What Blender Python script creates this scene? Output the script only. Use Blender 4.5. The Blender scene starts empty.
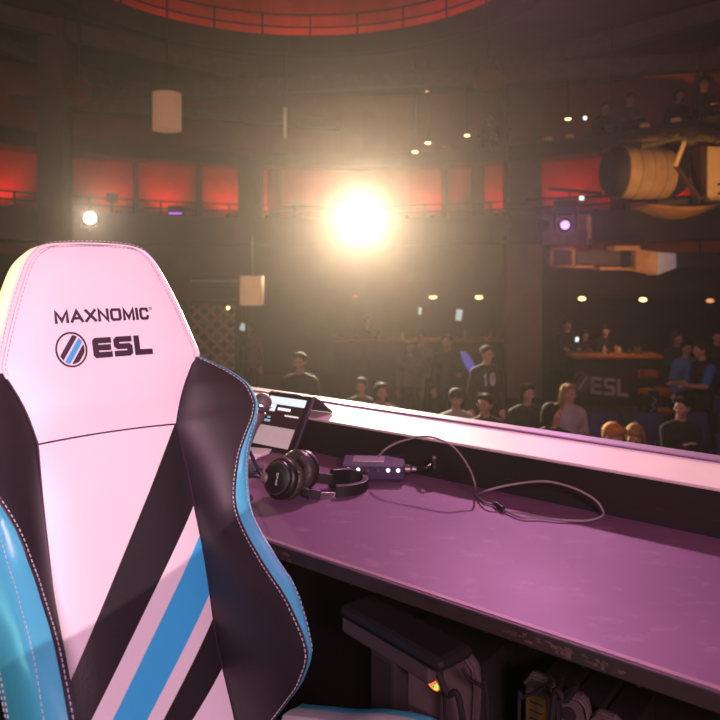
import bpy, bmesh, math, random
from mathutils import Vector, Matrix, Quaternion
random.seed(7)
S = bpy.context.scene
COL = S.collection
PI = math.pi
R_ = math.radians

# ------------------------------------------------------------------ helpers
def link(o):
    COL.objects.link(o); return o

def tag(o, label=None, cat=None, group=None, kind=None):
    if label: o['label'] = label
    if cat: o['category'] = cat
    if group: o['group'] = group
    if kind: o['kind'] = kind
    return o

def empty(name, loc=(0, 0, 0), rz=0.0, label=None, cat=None, group=None):
    o = bpy.data.objects.new(name, None)
    o.empty_display_size = 0.05
    o.location = loc; o.rotation_euler = (0, 0, rz)
    link(o)
    return tag(o, label, cat, group)

def copy_tree(o, parent=None):
    c = o.copy(); COL.objects.link(c)
    if parent is not None:
        c.parent = parent
    for ch in list(o.children):
        copy_tree(ch, c)
    return c

def at(px, py, Y):
    """world point seen at picture position (px,py) at distance Y"""
    return Vector(((px - 360) / 720 * Y, Y, 1.25 - (py - 270) / 720 * Y))

class MB:
    def __init__(s):
        s.v = []; s.f = []; s.m = []
    def add(s, vs, fs, mi=0):
        b = len(s.v)
        s.v += [tuple(p) for p in vs]
        for f in fs:
            s.f.append(tuple(i + b for i in f)); s.m.append(mi)
        return s
    def box(s, c, d, M=None, mi=0):
        x, y, z = (d[0] / 2, d[1] / 2, d[2] / 2)
        vs = [Vector((i * x, j * y, k * z)) for i in (-1, 1) for j in (-1, 1) for k in (-1, 1)]
        if M is not None:
            vs = [M @ p for p in vs]
        vs = [p + Vector(c) for p in vs]
        fs = [(0, 1, 3, 2), (4, 6, 7, 5), (0, 4, 5, 1), (2, 3, 7, 6), (0, 2, 6, 4), (1, 5, 7, 3)]
        return s.add(vs, fs, mi)
    def bar(s, p, q, w, h, mi=0, up=(0, 0, 1)):
        p = Vector(p); q = Vector(q); d = q - p; L = d.length
        d.normalize(); u = Vector(up)
        x = d.cross(u)
        if x.length < 1e-4: x = d.cross(Vector((1, 0, 0)))
        x.normalize(); z = x.cross(d)
        M = Matrix((x, d, z)).transposed()
        return s.box((p + q) / 2, (w, L, h), M, mi)
    def tube(s, pts, r, n=8, mi=0, caps=True):
        pts = [Vector(p) for p in pts]
        rs = r if isinstance(r, (list, tuple)) else [r] * len(pts)
        T = []
        for i in range(len(pts)):
            a = pts[max(0, i - 1)]; b = pts[min(len(pts) - 1, i + 1)]
            t = (b - a)
            T.append(t.normalized() if t.length > 1e-9 else Vector((0, 0, 1)))
        x = T[0].cross(Vector((0, 0, 1)))
        if x.length < 1e-3: x = T[0].cross(Vector((1, 0, 0)))
        x.normalize()
        vs = []
        for i, p in enumerate(pts):
            x = (x - T[i] * x.dot(T[i]))
            if x.length < 1e-6: x = T[i].orthogonal()
            x.normalize(); y = T[i].cross(x)
            for k in range(n):
                a = 2 * PI * k / n
                vs.append(p + (x * math.cos(a) + y * math.sin(a)) * rs[i])
        fs = []
        for i in range(len(pts) - 1):
            for k in range(n):
                k2 = (k + 1) % n
                fs.append((i * n + k, i * n + k2, (i + 1) * n + k2, (i + 1) * n + k))
        if caps:
            fs.append(tuple(range(n - 1, -1, -1)))
            fs.append(tuple((len(pts) - 1) * n + k for k in range(n)))
        return s.add(vs, fs, mi)
    def lathe(s, prof, c=(0, 0, 0), axis=(0, 0, 1), n=24, mi=0, sx=1.0):
        """prof: list of (radius, height) turned about axis through c"""
        ax = Vector(axis).normalized()
        q = Vector((0, 0, 1)).rotation_difference(ax)
        vs = []
        for r, h in prof:
            for k in range(n):
                a = 2 * PI * k / n
                vs.append(q @ Vector((r * math.cos(a) * sx, r * math.sin(a), h)) + Vector(c))
        fs = []
        for i in range(len(prof) - 1):
            for k in range(n):
                k2 = (k + 1) % n
                fs.append((i * n + k, i * n + k2, (i + 1) * n + k2, (i + 1) * n + k))
        if prof[0][0] > 1e-5: fs.append(tuple(range(n - 1, -1, -1)))
        if prof[-1][0] > 1e-5: fs.append(tuple((len(prof) - 1) * n + k for k in range(n)))
        return s.add(vs, fs, mi)
    def grid(s, rows, mi=0, mif=None):
        n = len(rows[0]); vs = [p for r in rows for p in r]
        b = len(s.v); s.v += [tuple(p) for p in vs]
        for i in range(len(rows) - 1):
            for k in range(n - 1):
                s.f.append((b + i * n + k, b + i * n + k + 1, b + (i + 1) * n + k + 1, b + (i + 1) * n + k))
                s.m.append(mif(i, k) if mif else mi)
        return s
    def ball(s, c, r, n=14, mi=0, sc=(1, 1, 1)):
        prof = [(r * math.sin(PI * i / 8), -r * math.cos(PI * i / 8)) for i in range(9)]
        b = len(s.v)
        s.lathe(prof, (0, 0, 0), n=n, mi=mi)
        for i in range(b, len(s.v)):
            p = s.v[i]; s.v[i] = (p[0] * sc[0] + c[0], p[1] * sc[1] + c[1], p[2] * sc[2] + c[2])
        return s
    def build(s, name, mats, parent=None, smooth=False, bevel=0, weld=True, tris=False, solid=0, sub=0):
        me = bpy.data.meshes.new(name)
        me.from_pydata(s.v, [], s.f)
        if not isinstance(mats, (list, tuple)): mats = [mats]
        for m in mats: me.materials.append(m)
        me.polygons.foreach_set('material_index', s.m)
        bm = bmesh.new(); bm.from_mesh(me)
        if weld: bmesh.ops.remove_doubles(bm, verts=bm.verts, dist=1e-5)
        bmesh.ops.recalc_face_normals(bm, faces=bm.faces)
        if smooth:
            for e in bm.edges:
                if len(e.link_faces) == 2 and e.calc_face_angle(0) > 0.75: e.smooth = False
        bm.to_mesh(me); bm.free()
        if smooth:
            me.polygons.foreach_set('use_smooth', [True] * len(me.polygons))
        me.update()
        o = bpy.data.objects.new(name, me); link(o)
        if solid:
            md = o.modifiers.new('solid', 'SOLIDIFY'); md.thickness = solid; md.offset = -1
        if bevel:
            md = o.modifiers.new('bevel', 'BEVEL'); md.width = bevel; md.segments = 2; md.limit_method = 'ANGLE'
            md.angle_limit = R_(40)
        if sub:
            md = o.modifiers.new('sub', 'SUBSURF'); md.levels = sub; md.render_levels = sub
        if parent: o.parent = parent
        return o

def lerp(a, b, t): return a + (b - a) * t

def curve(tab, x):
    """piecewise smooth lookup of a table of (x, y...) sorted by x"""
    tab = sorted(tab)
    n = len(tab)
    if x <= tab[0][0]: return tab[0][1:]
    if x >= tab[-1][0]: return tab[-1][1:]
    for i in range(n - 1):
        if tab[i][0] <= x <= tab[i + 1][0]:
            x0, x1 = tab[i][0], tab[i + 1][0]; t = (x - x0) / (x1 - x0)
            out = []
            for k in range(1, len(tab[0])):
                y0, y1 = tab[i][k], tab[i + 1][k]
                d = (y1 - y0) / (x1 - x0)
                dl = (y0 - tab[i - 1][k]) / (x0 - tab[i - 1][0]) if i > 0 else d
                dr = (tab[i + 2][k] - y1) / (tab[i + 2][0] - x1) if i + 2 < n else d
                m0 = 0 if dl * d <= 0 else 2 * dl * d / (dl + d)
                m1 = 0 if dr * d <= 0 else 2 * dr * d / (dr + d)
                h = x1 - x0
                out.append((2*t**3-3*t**2+1)*y0 + (t**3-2*t**2+t)*h*m0 + (-2*t**3+3*t**2)*y1 + (t**3-t**2)*h*m1)
            return tuple(out)

def smooth_path(pts, n=10):
    pts = [Vector(p) for p in pts]; out = []
    for i in range(len(pts) - 1):
        p0 = pts[max(0, i - 1)]; p1 = pts[i]; p2 = pts[i + 1]; p3 = pts[min(len(pts) - 1, i + 2)]
        for k in range(n):
            t = k / n
            out.append(0.5 * ((2 * p1) + (p2 - p0) * t + (2*p0 - 5*p1 + 4*p2 - p3) * t*t + (3*p1 - p0 - 3*p2 + p3) * t**3))
    out.append(pts[-1]); return out

# ------------------------------------------------------------------ materials
def mat(name, c, rough=0.6, metal=0.0, var=0.12, scale=8.0, bump=0.0, bscale=60.0, emit=None, estr=0.0, spec=0.5, coat=0.0):
    m = bpy.data.materials.new(name); m.use_nodes = True
    nt = m.node_tree; b = nt.nodes['Principled BSDF']
    b.inputs['Roughness'].default_value = rough
    b.inputs['Metallic'].default_value = metal
    b.inputs['Specular IOR Level'].default_value = spec
    b.inputs['Coat Weight'].default_value = coat
    tc = nt.nodes.new('ShaderNodeTexCoord')
    n = nt.nodes.new('ShaderNodeTexNoise'); n.inputs['Scale'].default_value = scale; n.inputs['Detail'].default_value = 4
    nt.links.new(tc.outputs['Object'], n.inputs['Vector'])
    r = nt.nodes.new('ShaderNodeValToRGB')
    r.color_ramp.elements[0].position = 0.3; r.color_ramp.elements[1].position = 0.7
    r.color_ramp.elements[0].color = tuple(max(0, x * (1 - var)) for x in c) + (1,)
    r.color_ramp.elements[1].color = tuple(min(1, x * (1 + var)) for x in c) + (1,)
    nt.links.new(n.outputs['Fac'], r.inputs['Fac'])
    nt.links.new(r.outputs['Color'], b.inputs['Base Color'])
    if bump:
        n2 = nt.nodes.new('ShaderNodeTexNoise'); n2.inputs['Scale'].default_value = bscale; n2.inputs['Detail'].default_value = 3
        nt.links.new(tc.outputs['Object'], n2.inputs['Vector'])
        bp = nt.nodes.new('ShaderNodeBump'); bp.inputs['Strength'].default_value = bump; bp.inputs['Distance'].default_value = 0.01
        nt.links.new(n2.outputs['Fac'], bp.inputs['Height'])
        nt.links.new(bp.outputs['Normal'], b.inputs['Normal'])
    if emit:
        b.inputs['Emission Color'].default_value = tuple(emit) + (1,)
        b.inputs['Emission Strength'].default_value = estr
    return m

M = {}
def mk(k, *a, **kw):
    M[k] = mat(k, *a, **kw)
mk('white_leather', (.80, .79, .80), rough=.42, var=.02, scale=6, bump=.06, bscale=420)
mk('black_leather', (.022, .016, .020), rough=.52, var=.1, bump=.05, bscale=400, spec=.5)
mk('black_stripe', (.016, .014, .016), rough=.4, var=.1, bump=.04, bscale=400)
mk('blue_leather', (.085, .52, .70), rough=.36, var=.04, scale=5, bump=.05, bscale=380)
mk('thread', (.62, .60, .64), rough=.7, var=.05)
mk('thread_grey', (.58, .50, .54), rough=.7, var=.05)
mk('dark_thread', (.03, .012, .03), rough=.55, var=.05)
mk('emblem_blue', (.05, .42, .74), rough=.55, var=.05)
mk('black_plastic', (.014, .012, .013), rough=.4, var=.1)
mk('rough_black', (.02, .017, .016), rough=.8, var=.2)
mk('grey_plastic', (.13, .10, .10), rough=.5, var=.05)
mk('bracket_grey', (.075, .06, .06), rough=.5, var=.05)
mk('label_yellow', (.15, .12, .02), rough=.6, var=.05)
mk('label_ink', (.05, .04, .04), rough=.6, var=.05)
mk('desk_edge', (.03, .02, .018), rough=.55, var=.3, scale=30)
mk('wood_fleck', (.09, .055, .035), rough=.8, var=.3, scale=90)
mk('ledge_board', (.70, .60, .52), rough=.55, var=.06, scale=7)
mk('ledge_trim', (.20, .125, .18), rough=.5, var=.1)
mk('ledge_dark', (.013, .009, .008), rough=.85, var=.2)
mk('stage_floor', (.02, .018, .018), rough=.7, var=.2)
mk('hall_floor', (.03, .024, .022), rough=.7, var=.25)
mk('wall_brown', (.085, .055, .045), rough=.85, var=.2, scale=2)
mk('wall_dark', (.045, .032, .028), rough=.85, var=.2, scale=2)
mk('fascia', (.062, .042, .036), rough=.8, var=.15, scale=1.5)
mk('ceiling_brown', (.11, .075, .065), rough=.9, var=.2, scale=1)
mk('beam_steel', (.12, .085, .075), rough=.7, var=.15)
mk('pillar_paint', (.19, .14, .14), rough=.75, var=.08, scale=3)
mk('red_wall', (.36, .075, .06), rough=.85, var=.12, scale=2)
mk('rail_black', (.02, .015, .015), rough=.5, var=.1)
mk('shade_fabric', (.70, .52, .36), rough=.8, var=.04, scale=12, emit=(1.0, .42, .20), estr=.16)
mk('shade_warm', (.75, .56, .38), rough=.8, var=.04, scale=12, emit=(1.0, .50, .22), estr=.22)
mk('lens_main', (.9, .85, .7), rough=.3, var=.01, emit=(1.0, .90, .70), estr=60)
mk('lens_white', (.9, .85, .75), rough=.3, var=.01, emit=(1.0, .88, .72), estr=25)
mk('lens_purple', (.8, .5, .9), rough=.3, var=.01, emit=(.85, .34, 1.0), estr=1.9)
mk('lens_red', (.9, .1, .05), rough=.3, var=.01, emit=(1.0, .05, .02), estr=1.2)
mk('lamp_warm', (.9, .8, .6), rough=.3, var=.01, emit=(1.0, .62, .25), estr=5)
mk('lamp_dim', (.9, .6, .4), rough=.3, var=.01, emit=(1.0, .40, .15), estr=1.2)
mk('led_purple', (.5, .1, .8), rough=.3, var=.01, emit=(.55, .12, 1.0), estr=1.1)
mk('led_cyan', (.7, .9, .9), rough=.3, var=.01, emit=(.65, .95, 1.0), estr=1.6)
mk('led_red', (.9, .2, .1), rough=.3, var=.01, emit=(1.0, .10, .03), estr=2.5)
mk('led_green', (.2, .9, .3), rough=.3, var=.01, emit=(.12, 1.0, .18), estr=1.6)
mk('led_orange', (.9, .4, .1), rough=.3, var=.01, emit=(1.0, .30, .03), estr=1.2)
mk('led_white', (.9, .9, .9), rough=.3, var=.01, emit=(.95, .95, 1.0), estr=2.0)
mk('beige_fabric', (.42, .28, .15), rough=.85, var=.16, scale=4)
mk('cream_fabric', (.85, .62, .34), rough=.8, var=.05)
mk('bark_wood', (.20, .10, .05), rough=.8, var=.3, scale=12)
mk('dark_wood', (.07, .03, .02), rough=.7, var=.25)
mk('hull_brown', (.36, .17, .06), rough=.7, var=.2)
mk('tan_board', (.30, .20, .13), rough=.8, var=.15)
mk('foliage', (.18, .17, .05), rough=.8, var=.4, scale=20)
mk('duct_metal', (.17, .14, .12), rough=.55, metal=.3, var=.15)
mk('duct_orange', (.85, .48, .20), rough=.6, var=.1)
mk('duct_white', (.78, .76, .74), rough=.55, var=.04)
mk('bar_wood', (.42, .17, .05), rough=.35, var=.2, scale=5)
mk('bar_front', (.035, .024, .020), rough=.7, var=.2)
mk('sign_grey', (.50, .48, .48), rough=.7, var=.03)
mk('sign_dim', (.16, .15, .15), rough=.7, var=.03)
mk('glass_dark', (.10, .08, .05), rough=.15, var=.1)
mk('glass_pale', (.45, .42, .38), rough=.15, var=.1)
mk('seat_blue', (.045, .040, .13), rough=.75, var=.1)
mk('orange_seat', (.45, .13, .03), rough=.6, var=.1)
mk('skin', (.55, .30, .22), rough=.55, var=.06)
mk('skin_dark', (.32, .17, .12), rough=.55, var=.06)
mk('hair_black', (.016, .011, .010), rough=.9, var=.3, scale=40, spec=.15)
mk('hair_brown', (.07, .035, .02), rough=.9, var=.3, scale=40, spec=.15)
mk('hair_blond', (.32, .18, .08), rough=.85, var=.25, scale=40, spec=.2)
mk('hair_ginger', (.48, .20, .05), rough=.85, var=.25, scale=40, spec=.2)
mk('eye_dark', (.02, .015, .015), rough=.3, var=.05)
for k, c in dict(black=(.014, .012, .013), white=(.40, .36, .38), navy=(.018, .018, .045), blue=(.05, .14, .42), sky=(.10, .22, .38),
                 green=(.018, .05, .035), grey=(.10, .09, .09), maroon=(.13, .03, .05), denim=(.03, .04, .08)).items():
    mk('cloth_' + k, c, rough=.85, var=.12, scale=10)
mk('silver', (.6, .58, .58), rough=.28, metal=1.0, var=.05)
mk('cuff_pad', (.06, .048, .044), rough=.30, var=.2, bump=.5, bscale=110)
mk('mic_mesh', (.12, .09, .09), rough=.6, metal=.2, var=.3, scale=500)
mk('paper', (.75, .70, .72), rough=.7, var=.03)
mk('tablet_case', (.085, .06, .11), rough=.5, var=.1)
mk('cable_black', (.025, .02, .022), rough=.4, var=.1)
mk('cable_grey', (.28, .23, .24), rough=.35, var=.05)
mk('box_purple', (.055, .035, .085), rough=.38, metal=.2, var=.1)
mk('screen_dark', (.03, .018, .02), rough=.18, var=.1, emit=(.30, .12, .12), estr=.045)
mk('screen_page', (.3, .26, .26), rough=.2, var=.02, emit=(.62, .47, .45), estr=.42)
mk('screen_bar', (.5, .6, .6), rough=.2, var=.02, emit=(.62, .85, .84), estr=.85)
mk('screen_white', (.8, .8, .8), rough=.2, var=.02, emit=(.95, .92, .95), estr=.95)
mk('screen_blue', (.2, .4, .6), rough=.2, var=.02, emit=(.30, .55, .70), estr=.45)
mk('screen_line', (.4, .35, .35), rough=.2, var=.02, emit=(.45, .38, .36), estr=.38)

def desk_material():
    m = mat('desk_laminate', (.19, .082, .155), rough=.42, var=.07, scale=2.2, spec=.35)
    nt = m.node_tree; b = nt.nodes['Principled BSDF']
    tc = next(n for n in nt.nodes if n.type == 'TEX_COORD')
    mp = nt.nodes.new('ShaderNodeMapping'); mp.inputs['Scale'].default_value = (14, 22, 10); mp.inputs['Rotation'].default_value = (0, 0, .3)
    nt.links.new(tc.outputs['Object'], mp.inputs['Vector'])
    n = nt.nodes.new('ShaderNodeTexNoise'); n.inputs['Scale'].default_value = 1.3; n.inputs['Detail'].default_value = 7; n.inputs['Roughness'].default_value = .62
    nt.links.new(mp.outputs['Vector'], n.inputs['Vector'])
    r = nt.nodes.new('ShaderNodeValToRGB')
    r.color_ramp.elements[0].position = .57; r.color_ramp.elements[0].color = (0, 0, 0, 1)
    r.color_ramp.elements[1].position = .80; r.color_ramp.elements[1].color = (1, 1, 1, 1)
    nt.links.new(n.outputs['Fac'], r.inputs['Fac'])
    old = b.inputs['Base Color'].links[0].from_socket
    mx = nt.nodes.new('ShaderNodeMix'); mx.data_type = 'RGBA'
    nt.links.new(r.outputs['Color'], mx.inputs['Factor'])
    nt.links.new(old, mx.inputs['A'])
    mx.inputs['B'].default_value = (.30, .19, .29, 1)
    nt.links.new(mx.outputs['Result'], b.inputs['Base Color'])
    n2 = nt.nodes.new('ShaderNodeTexNoise'); n2.inputs['Scale'].default_value = 3; n2.inputs['Detail'].default_value = 6
    nt.links.new(tc.outputs['Object'], n2.inputs['Vector'])
    mr = nt.nodes.new('ShaderNodeMapRange'); mr.inputs['To Min'].default_value = .36; mr.inputs['To Max'].default_value = .60
    nt.links.new(n2.outputs['Fac'], mr.inputs['Value'])
    nt.links.new(mr.outputs['Result'], b.inputs['Roughness'])
    return m
M['desk'] = desk_material()
mk('desk_highlight', (.34, .20, .22), rough=.5, var=.2, scale=14)

# ------------------------------------------------------------------ gaming chair
RHO = R_(19)
BO = Vector((0, .478, 1.1417))
BV = Vector((0, math.sin(RHO), math.cos(RHO)))
BN = Vector((0, -math.cos(RHO), math.sin(RHO)))
def BR(u, v, w): return BO + Vector((u, 0, 0)) + BV * v + BN * w

chair = empty('gaming_chair', (-.12, .834, 0), R_(40),
              'pink-lit white, black and blue racing-style gaming chair turned towards us beside the desk', 'chair')

HU = [(-.163, .112), (-.126, .123), (-.10, .133), (-.066, .150), (-.046, .160), (-.014, .1525), (.048, .134), (.098, .116), (.128, .103), (.145, .090), (.153, .079), (.1575, .064), (.159, .05)]
def uh(v): return curve(HU, v)[0]
def hw(u, v):
    q = min(1, abs(u) / uh(v))
    e = 1 - max(0, (v - .09) / .07) ** 3
    e *= .25 + .75 * min(1, (v + .163) / .05)
    return .013 * (1 - q ** 3) * max(0, e)
SEAM = [(-.70, .132), (-.632, .130), (-.567, .124), (-.505, .119), (-.421, .120), (-.324, .118), (-.242, .116), (-.163, .112)]
def skew(v):
    if v >= -.05 or v <= -.36: return 0.0
    return .0075 * (min(1, (-.05 - v) / .113) if v > -.163 else (v + .36) / .197)
def us(v): return curve(SEAM, v)[0] if v < -.163 else uh(v)
RIDGE = [(-.66, .128, .05), (-.63, .136, .09), (-.60, .147, .13), (-.57, .158, .165), (-.53, .165, .187), (-.47, .163, .165), (-.40, .158, .112), (-.36, .158, .08),
         (-.31, .163, .052), (-.24, .187, .044), (-.20, .214, .038), (-.172, .236, .033), (-.145, .248, .026), (-.115, .242, .020), (-.09, .222, .012), (-.07, .196, .006), (-.05, .164, .0)]
def ridge(v): return curve(RIDGE, v)
GAP = [(-.66, .022), (-.60, .03), (-.53, .034), (-.40, .034), (-.31, .032), (-.24, .020), (-.17, .010), (-.10, .007), (-.05, .006)]
EDGE = [(-.68, .150), (-.60, .166), (-.53, .178), (-.45, .192), (-.37, .216), (-.31, .228), (-.28, .234), (-.245, .246), (-.206, .264), (-.177, .278), (-.145, .280), (-.113, .262), (-.085, .234), (-.06, .200), (-.05, .184)]

# headrest front panel
g = MB(); rows = []
NV = 44
for i in range(NV + 1):
    v = lerp(-.163, .159, i / NV)
    h = uh(v)
    rows.append([BR(h * s - skew(v), v, hw(h * s, v)) for s in [math.sin(PI / 2 * (k / 14 - 1)) for k in range(29)]])
g.grid(rows)
head = g.build('headrest_panel', M['white_leather'], chair, smooth=True)
# headrest side border
path = []
vs_ = [lerp(-.055, .159, (1 - (1 - i / 30) ** 1.6)) for i in range(31)]
for v in vs_: path.append((-uh(v), v))
for k in range(1, 8): path.append((lerp(-.05, .05, k / 8), .159 + .002 * math.sin(PI * k / 8)))
for v in reversed(vs_): path.append((uh(v), v))
g = MB(); rows = []
PR = [(0, 0), (.007, -.002), (.013, -.009), (.018, -.022), (.021, -.05), (.018, -.078), (.006, -.095), (-.03, -.102)]
for i, (u, v) in enumerate(path):
    a = path[max(0, i - 2)]; b = path[min(len(path) - 1, i + 2)]
    t = Vector((b[0] - a[0], b[1] - a[1])); t.normalize()
    n = Vector((-t.y, t.x))
    rows.append([BR(u + n.x * o, v + n.y * o * (1 - .42 * max(0, n.y)), w) for o, w in PR])
g.grid(rows)
g.build('headrest_border', M['white_leather'], chair, smooth=True)

def dashes(pts, mb, L=.0045, gap=.003, r=.0009, n=5):
    pts = [Vector(p) for p in pts]; acc = 0; seg = []
    D = [0]
    for i in range(1, len(pts)): D.append(D[-1] + (pts[i] - pts[i - 1]).length)
    def pos(d):
        for i in range(1, len(D)):
            if d <= D[i]:
                return pts[i - 1].lerp(pts[i], (d - D[i - 1]) / max(1e-9, D[i] - D[i - 1]))
        return pts[-1]
    d = 0
    while d + L < D[-1]:
        mb.tube([pos(d), pos(d + L / 2), pos(d + L)], r, n)
        d += L + gap
g = MB()
def border_line(o, w, r=.0011):
    out = []
    for i, (u, v) in enumerate(path):
        a = path[max(0, i - 2)]; b = path[min(len(path) - 1, i + 2)]
        t = Vector((b[0] - a[0], b[1] - a[1])); t.normalize(); n = Vector((-t.y, t.x))
        out.append(BR(u + n.x * o, v + n.y * o, w))
    return out
g.tube(border_line(.0, .0003), .0007, 6)
dashes(border_line(-.004, .0035), g, r=.0007); dashes(border_line(.0065, .0), g, r=.0007)
g.build('headrest_stitching', M['thread_grey'], chair)
# seam below the headrest
g = MB(); g.tube([BR(u - .0075, -.163 + .003 * (1 - (u / .112) ** 2), hw(u, -.163) + .0002) for u in [lerp(-.112, .112, k / 24) for k in range(25)]], .0014, 6)
g.build('headrest_seam', M['dark_thread'], chair)

# centre panel with the diagonal stripes
def stripe_material():
    m = bpy.data.materials.new('striped_leather'); m.use_nodes = True
    nt = m.node_tree; b = nt.nodes['Principled BSDF']; b.inputs['Roughness'].default_value = .42
    tc = nt.nodes.new('ShaderNodeTexCoord'); sp = nt.nodes.new('ShaderNodeSeparateXYZ')
    nt.links.new(tc.outputs['Object'], sp.inputs['Vector'])
    # distance along the backrest from its local height
    def math_(op, a, bb):
        n = nt.nodes.new('ShaderNodeMath'); n.operation = op
        for i, x in enumerate((a, bb)):
            if isinstance(x, (int, float)): n.inputs[i].default_value = x
            else: nt.links.new(x, n.inputs[i])
        return n.outputs[0]
    dy = math_('MULTIPLY', math_('SUBTRACT', sp.outputs['Y'], BO.y), math.sin(RHO))
    dz = math_('MULTIPLY', math_('SUBTRACT', sp.outputs['Z'], BO.z), math.cos(RHO))
    v = math_('ADD', dy, dz)
    lines = [((.058, -.232), (-.108, -.494)), ((.118, -.295), (-.087, -.551)), ((.118, -.347), (-.059, -.561)),
             ((.127, -.432), (-.011, -.579)), ((.126, -.470), (.013, -.587)), ((.135, -.542), (.057, -.603))]
    cols = [(.80, .79, .80), (.016, .014, .016), (.80, .79, .80), (.045, .50, .84), (.80, .79, .80), (.016, .014, .016), (.80, .79, .80)]
    cur = None
    for (p, q), c in zip(lines, cols[1:]):
        k = (p[0] - q[0]) / (p[1] - q[1])
        lim = math_('ADD', math_('MULTIPLY', v, k), p[0] - k * p[1])
        st = nt.nodes.new('ShaderNodeMapRange'); st.inputs['From Min'].default_value = -.0006; st.inputs['From Max'].default_value = .0006
        nt.links.new(math_('SUBTRACT', sp.outputs['X'], lim), st.inputs['Value'])
        mx = nt.nodes.new('ShaderNodeMix'); mx.data_type = 'RGBA'
        nt.links.new(st.outputs['Result'], mx.inputs['Factor'])
        if cur is None: mx.inputs['A'].default_value = cols[0] + (1,)
        else: nt.links.new(cur, mx.inputs['A'])
        mx.inputs['B'].default_value = c + (1,)
        cur = mx.outputs['Result']
    nt.links.new(cur, b.inputs['Base Color'])
    n2 = nt.nodes.new('ShaderNodeTexNoise'); n2.inputs['Scale'].default_value = 420
    nt.links.new(tc.outputs['Object'], n2.inputs['Vector'])
    bp = nt.nodes.new('ShaderNodeBump'); bp.inputs['Strength'].default_value = .06; bp.inputs['Distance'].default_value = .01
    nt.links.new(n2.outputs['Fac'], bp.inputs['Height']); nt.links.new(bp.outputs['Normal'], b.inputs['Normal'])
    return m
g = MB(); rows = []
for i in range(61):
    v = lerp(-.68, -.163, i / 60); s_ = us(v)
    rows.append([BR(s_ * t - skew(v), v, lerp(.00325 * (1 - abs(t) ** 3), .010 * (1 - abs(t) ** 4), min(1, (-.163 - v) / .1))) for t in [k / 12 - 1 for k in range(25)]])
g.grid(rows)
g.build('centre_panel', stripe_material(), chair, smooth=True)

for sgn in (-1, 1):
    # black bolster, inner face
    g = MB(); rows = []; st = []; st2 = []; st3 = []
    N = 90
    for i in range(N + 1):
        v = lerp(-.66, -.05, i / N)
        ui = us(v) - sgn * skew(v); ur, wr = ridge(v)
        row = []
        cu, cw = ui + .25 * (ur - ui), wr * .62 + .012
        fade = min(1, (-.05 - v) / .05)
        for k in range(15):
            t = k / 14
            uu = (1-t)**2 * ui + 2*t*(1-t) * cu + t*t * ur
            ww = (1-t)**2 * 0 + 2*t*(1-t) * cw * fade + t*t * wr
            row.append(BR(sgn * uu, v, ww))
        rows.append(row)
        st.append(BR(sgn * (ur - .004), v, wr + .0012))
    g.grid(rows)
    g.build('side_bolster', M['black_leather'], chair, smooth=True)
    # blue side
    g = MB(); rows = []; seam = []; seam2 = []; st2 = []
    for i in range(N + 1):
        v = lerp(-.66, -.05, i / N)
        ur, wr = ridge(v); gp = curve(GAP, v)[0]; ue = curve(EDGE, v)[0]
        we = -.05; lo_ = min(1, max(0, (-.44 - v) / .08))
        gp *= 1 - .15 * lo_
        qu, qw = ur + gp, wr - .012 - .035 * lo_
        pr = [(ur, wr), (ur + gp * .35, wr + .003 - .006 * lo_), (ur + gp * .75, wr - .001 - .02 * lo_), (qu, qw)]
        for k in range(1, 7):
            t = k / 6
            pr.append((lerp(qu, max(ue, qu - .03), t) + .010 * math.sin(PI * t), lerp(qw, we, t)))
        ue2 = pr[-1][0]; st2.append(BR(sgn * (pr[2][0] + .0006), v, pr[2][1] + .0006))
        pr += [(ue2 - .004, we - .016), (ue2 - .018, we - .03), (ue2 - .05, we - .042)]
        rows.append([BR(sgn * a, v, b) for a, b in pr])
        seam.append(BR(sgn * (pr[6][0] + .0005), v, pr[6][1] + .0)); seam2.append(BR(sgn * (pr[7][0] + .0006), v, pr[7][1]))
    g.grid(rows)
    g.build('side_trim', M['blue_leather'], chair, smooth=True)
    g = MB()
    dashes(st, g, r=.0008)
    g.build('ridge_stitching', M['thread'], chair); g = MB(); dashes(st2[:75], g, r=.0007)
    g.build('rim_stitching', M['thread'], chair); g = MB()
    lo = [p for i, p in enumerate(seam) if i < 52]; lo2 = [p for i, p in enumerate(seam2) if i < 52]
    dashes(lo, g, r=.0008); g.build('side_stitching', M['thread'], chair); g = MB(); dashes(lo2, g, r=.0008)
    g.build('side_stitching', M['thread'], chair)
    g = MB(); g.tube([BR(sgn * ridge(v)[0], v, ridge(v)[1] + .0004) for v in [lerp(-.66, -.06, k / 80) for k in range(81)]], .0013, 6)
    g.tube([BR(sgn * us(v) - skew(v), v, .0006) for v in [lerp(-.66, -.06, k / 60) for k in range(61)]], .0016, 6)
    g.build('piping', M['dark_thread'], chair)
# shell behind
g = MB(); rows = []
for i in range(41):
    v = lerp(-.68, .168, i / 40)
    if v < -.05: e = curve(EDGE, v)[0] - .03
    else: e = uh(min(v, .159)) - .0
    bz = -.085 if v < -.05 else lerp(-.092, -.10, (v + .05) / .22)
    rows.append([BR(e * (k / 8 - 1), v, bz - .035 * (1 - (k / 8 - 1) ** 2)) for k in range(17)])
g.grid(rows)
g.build('back_shell', M['black_leather'], chair, smooth=True)

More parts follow.
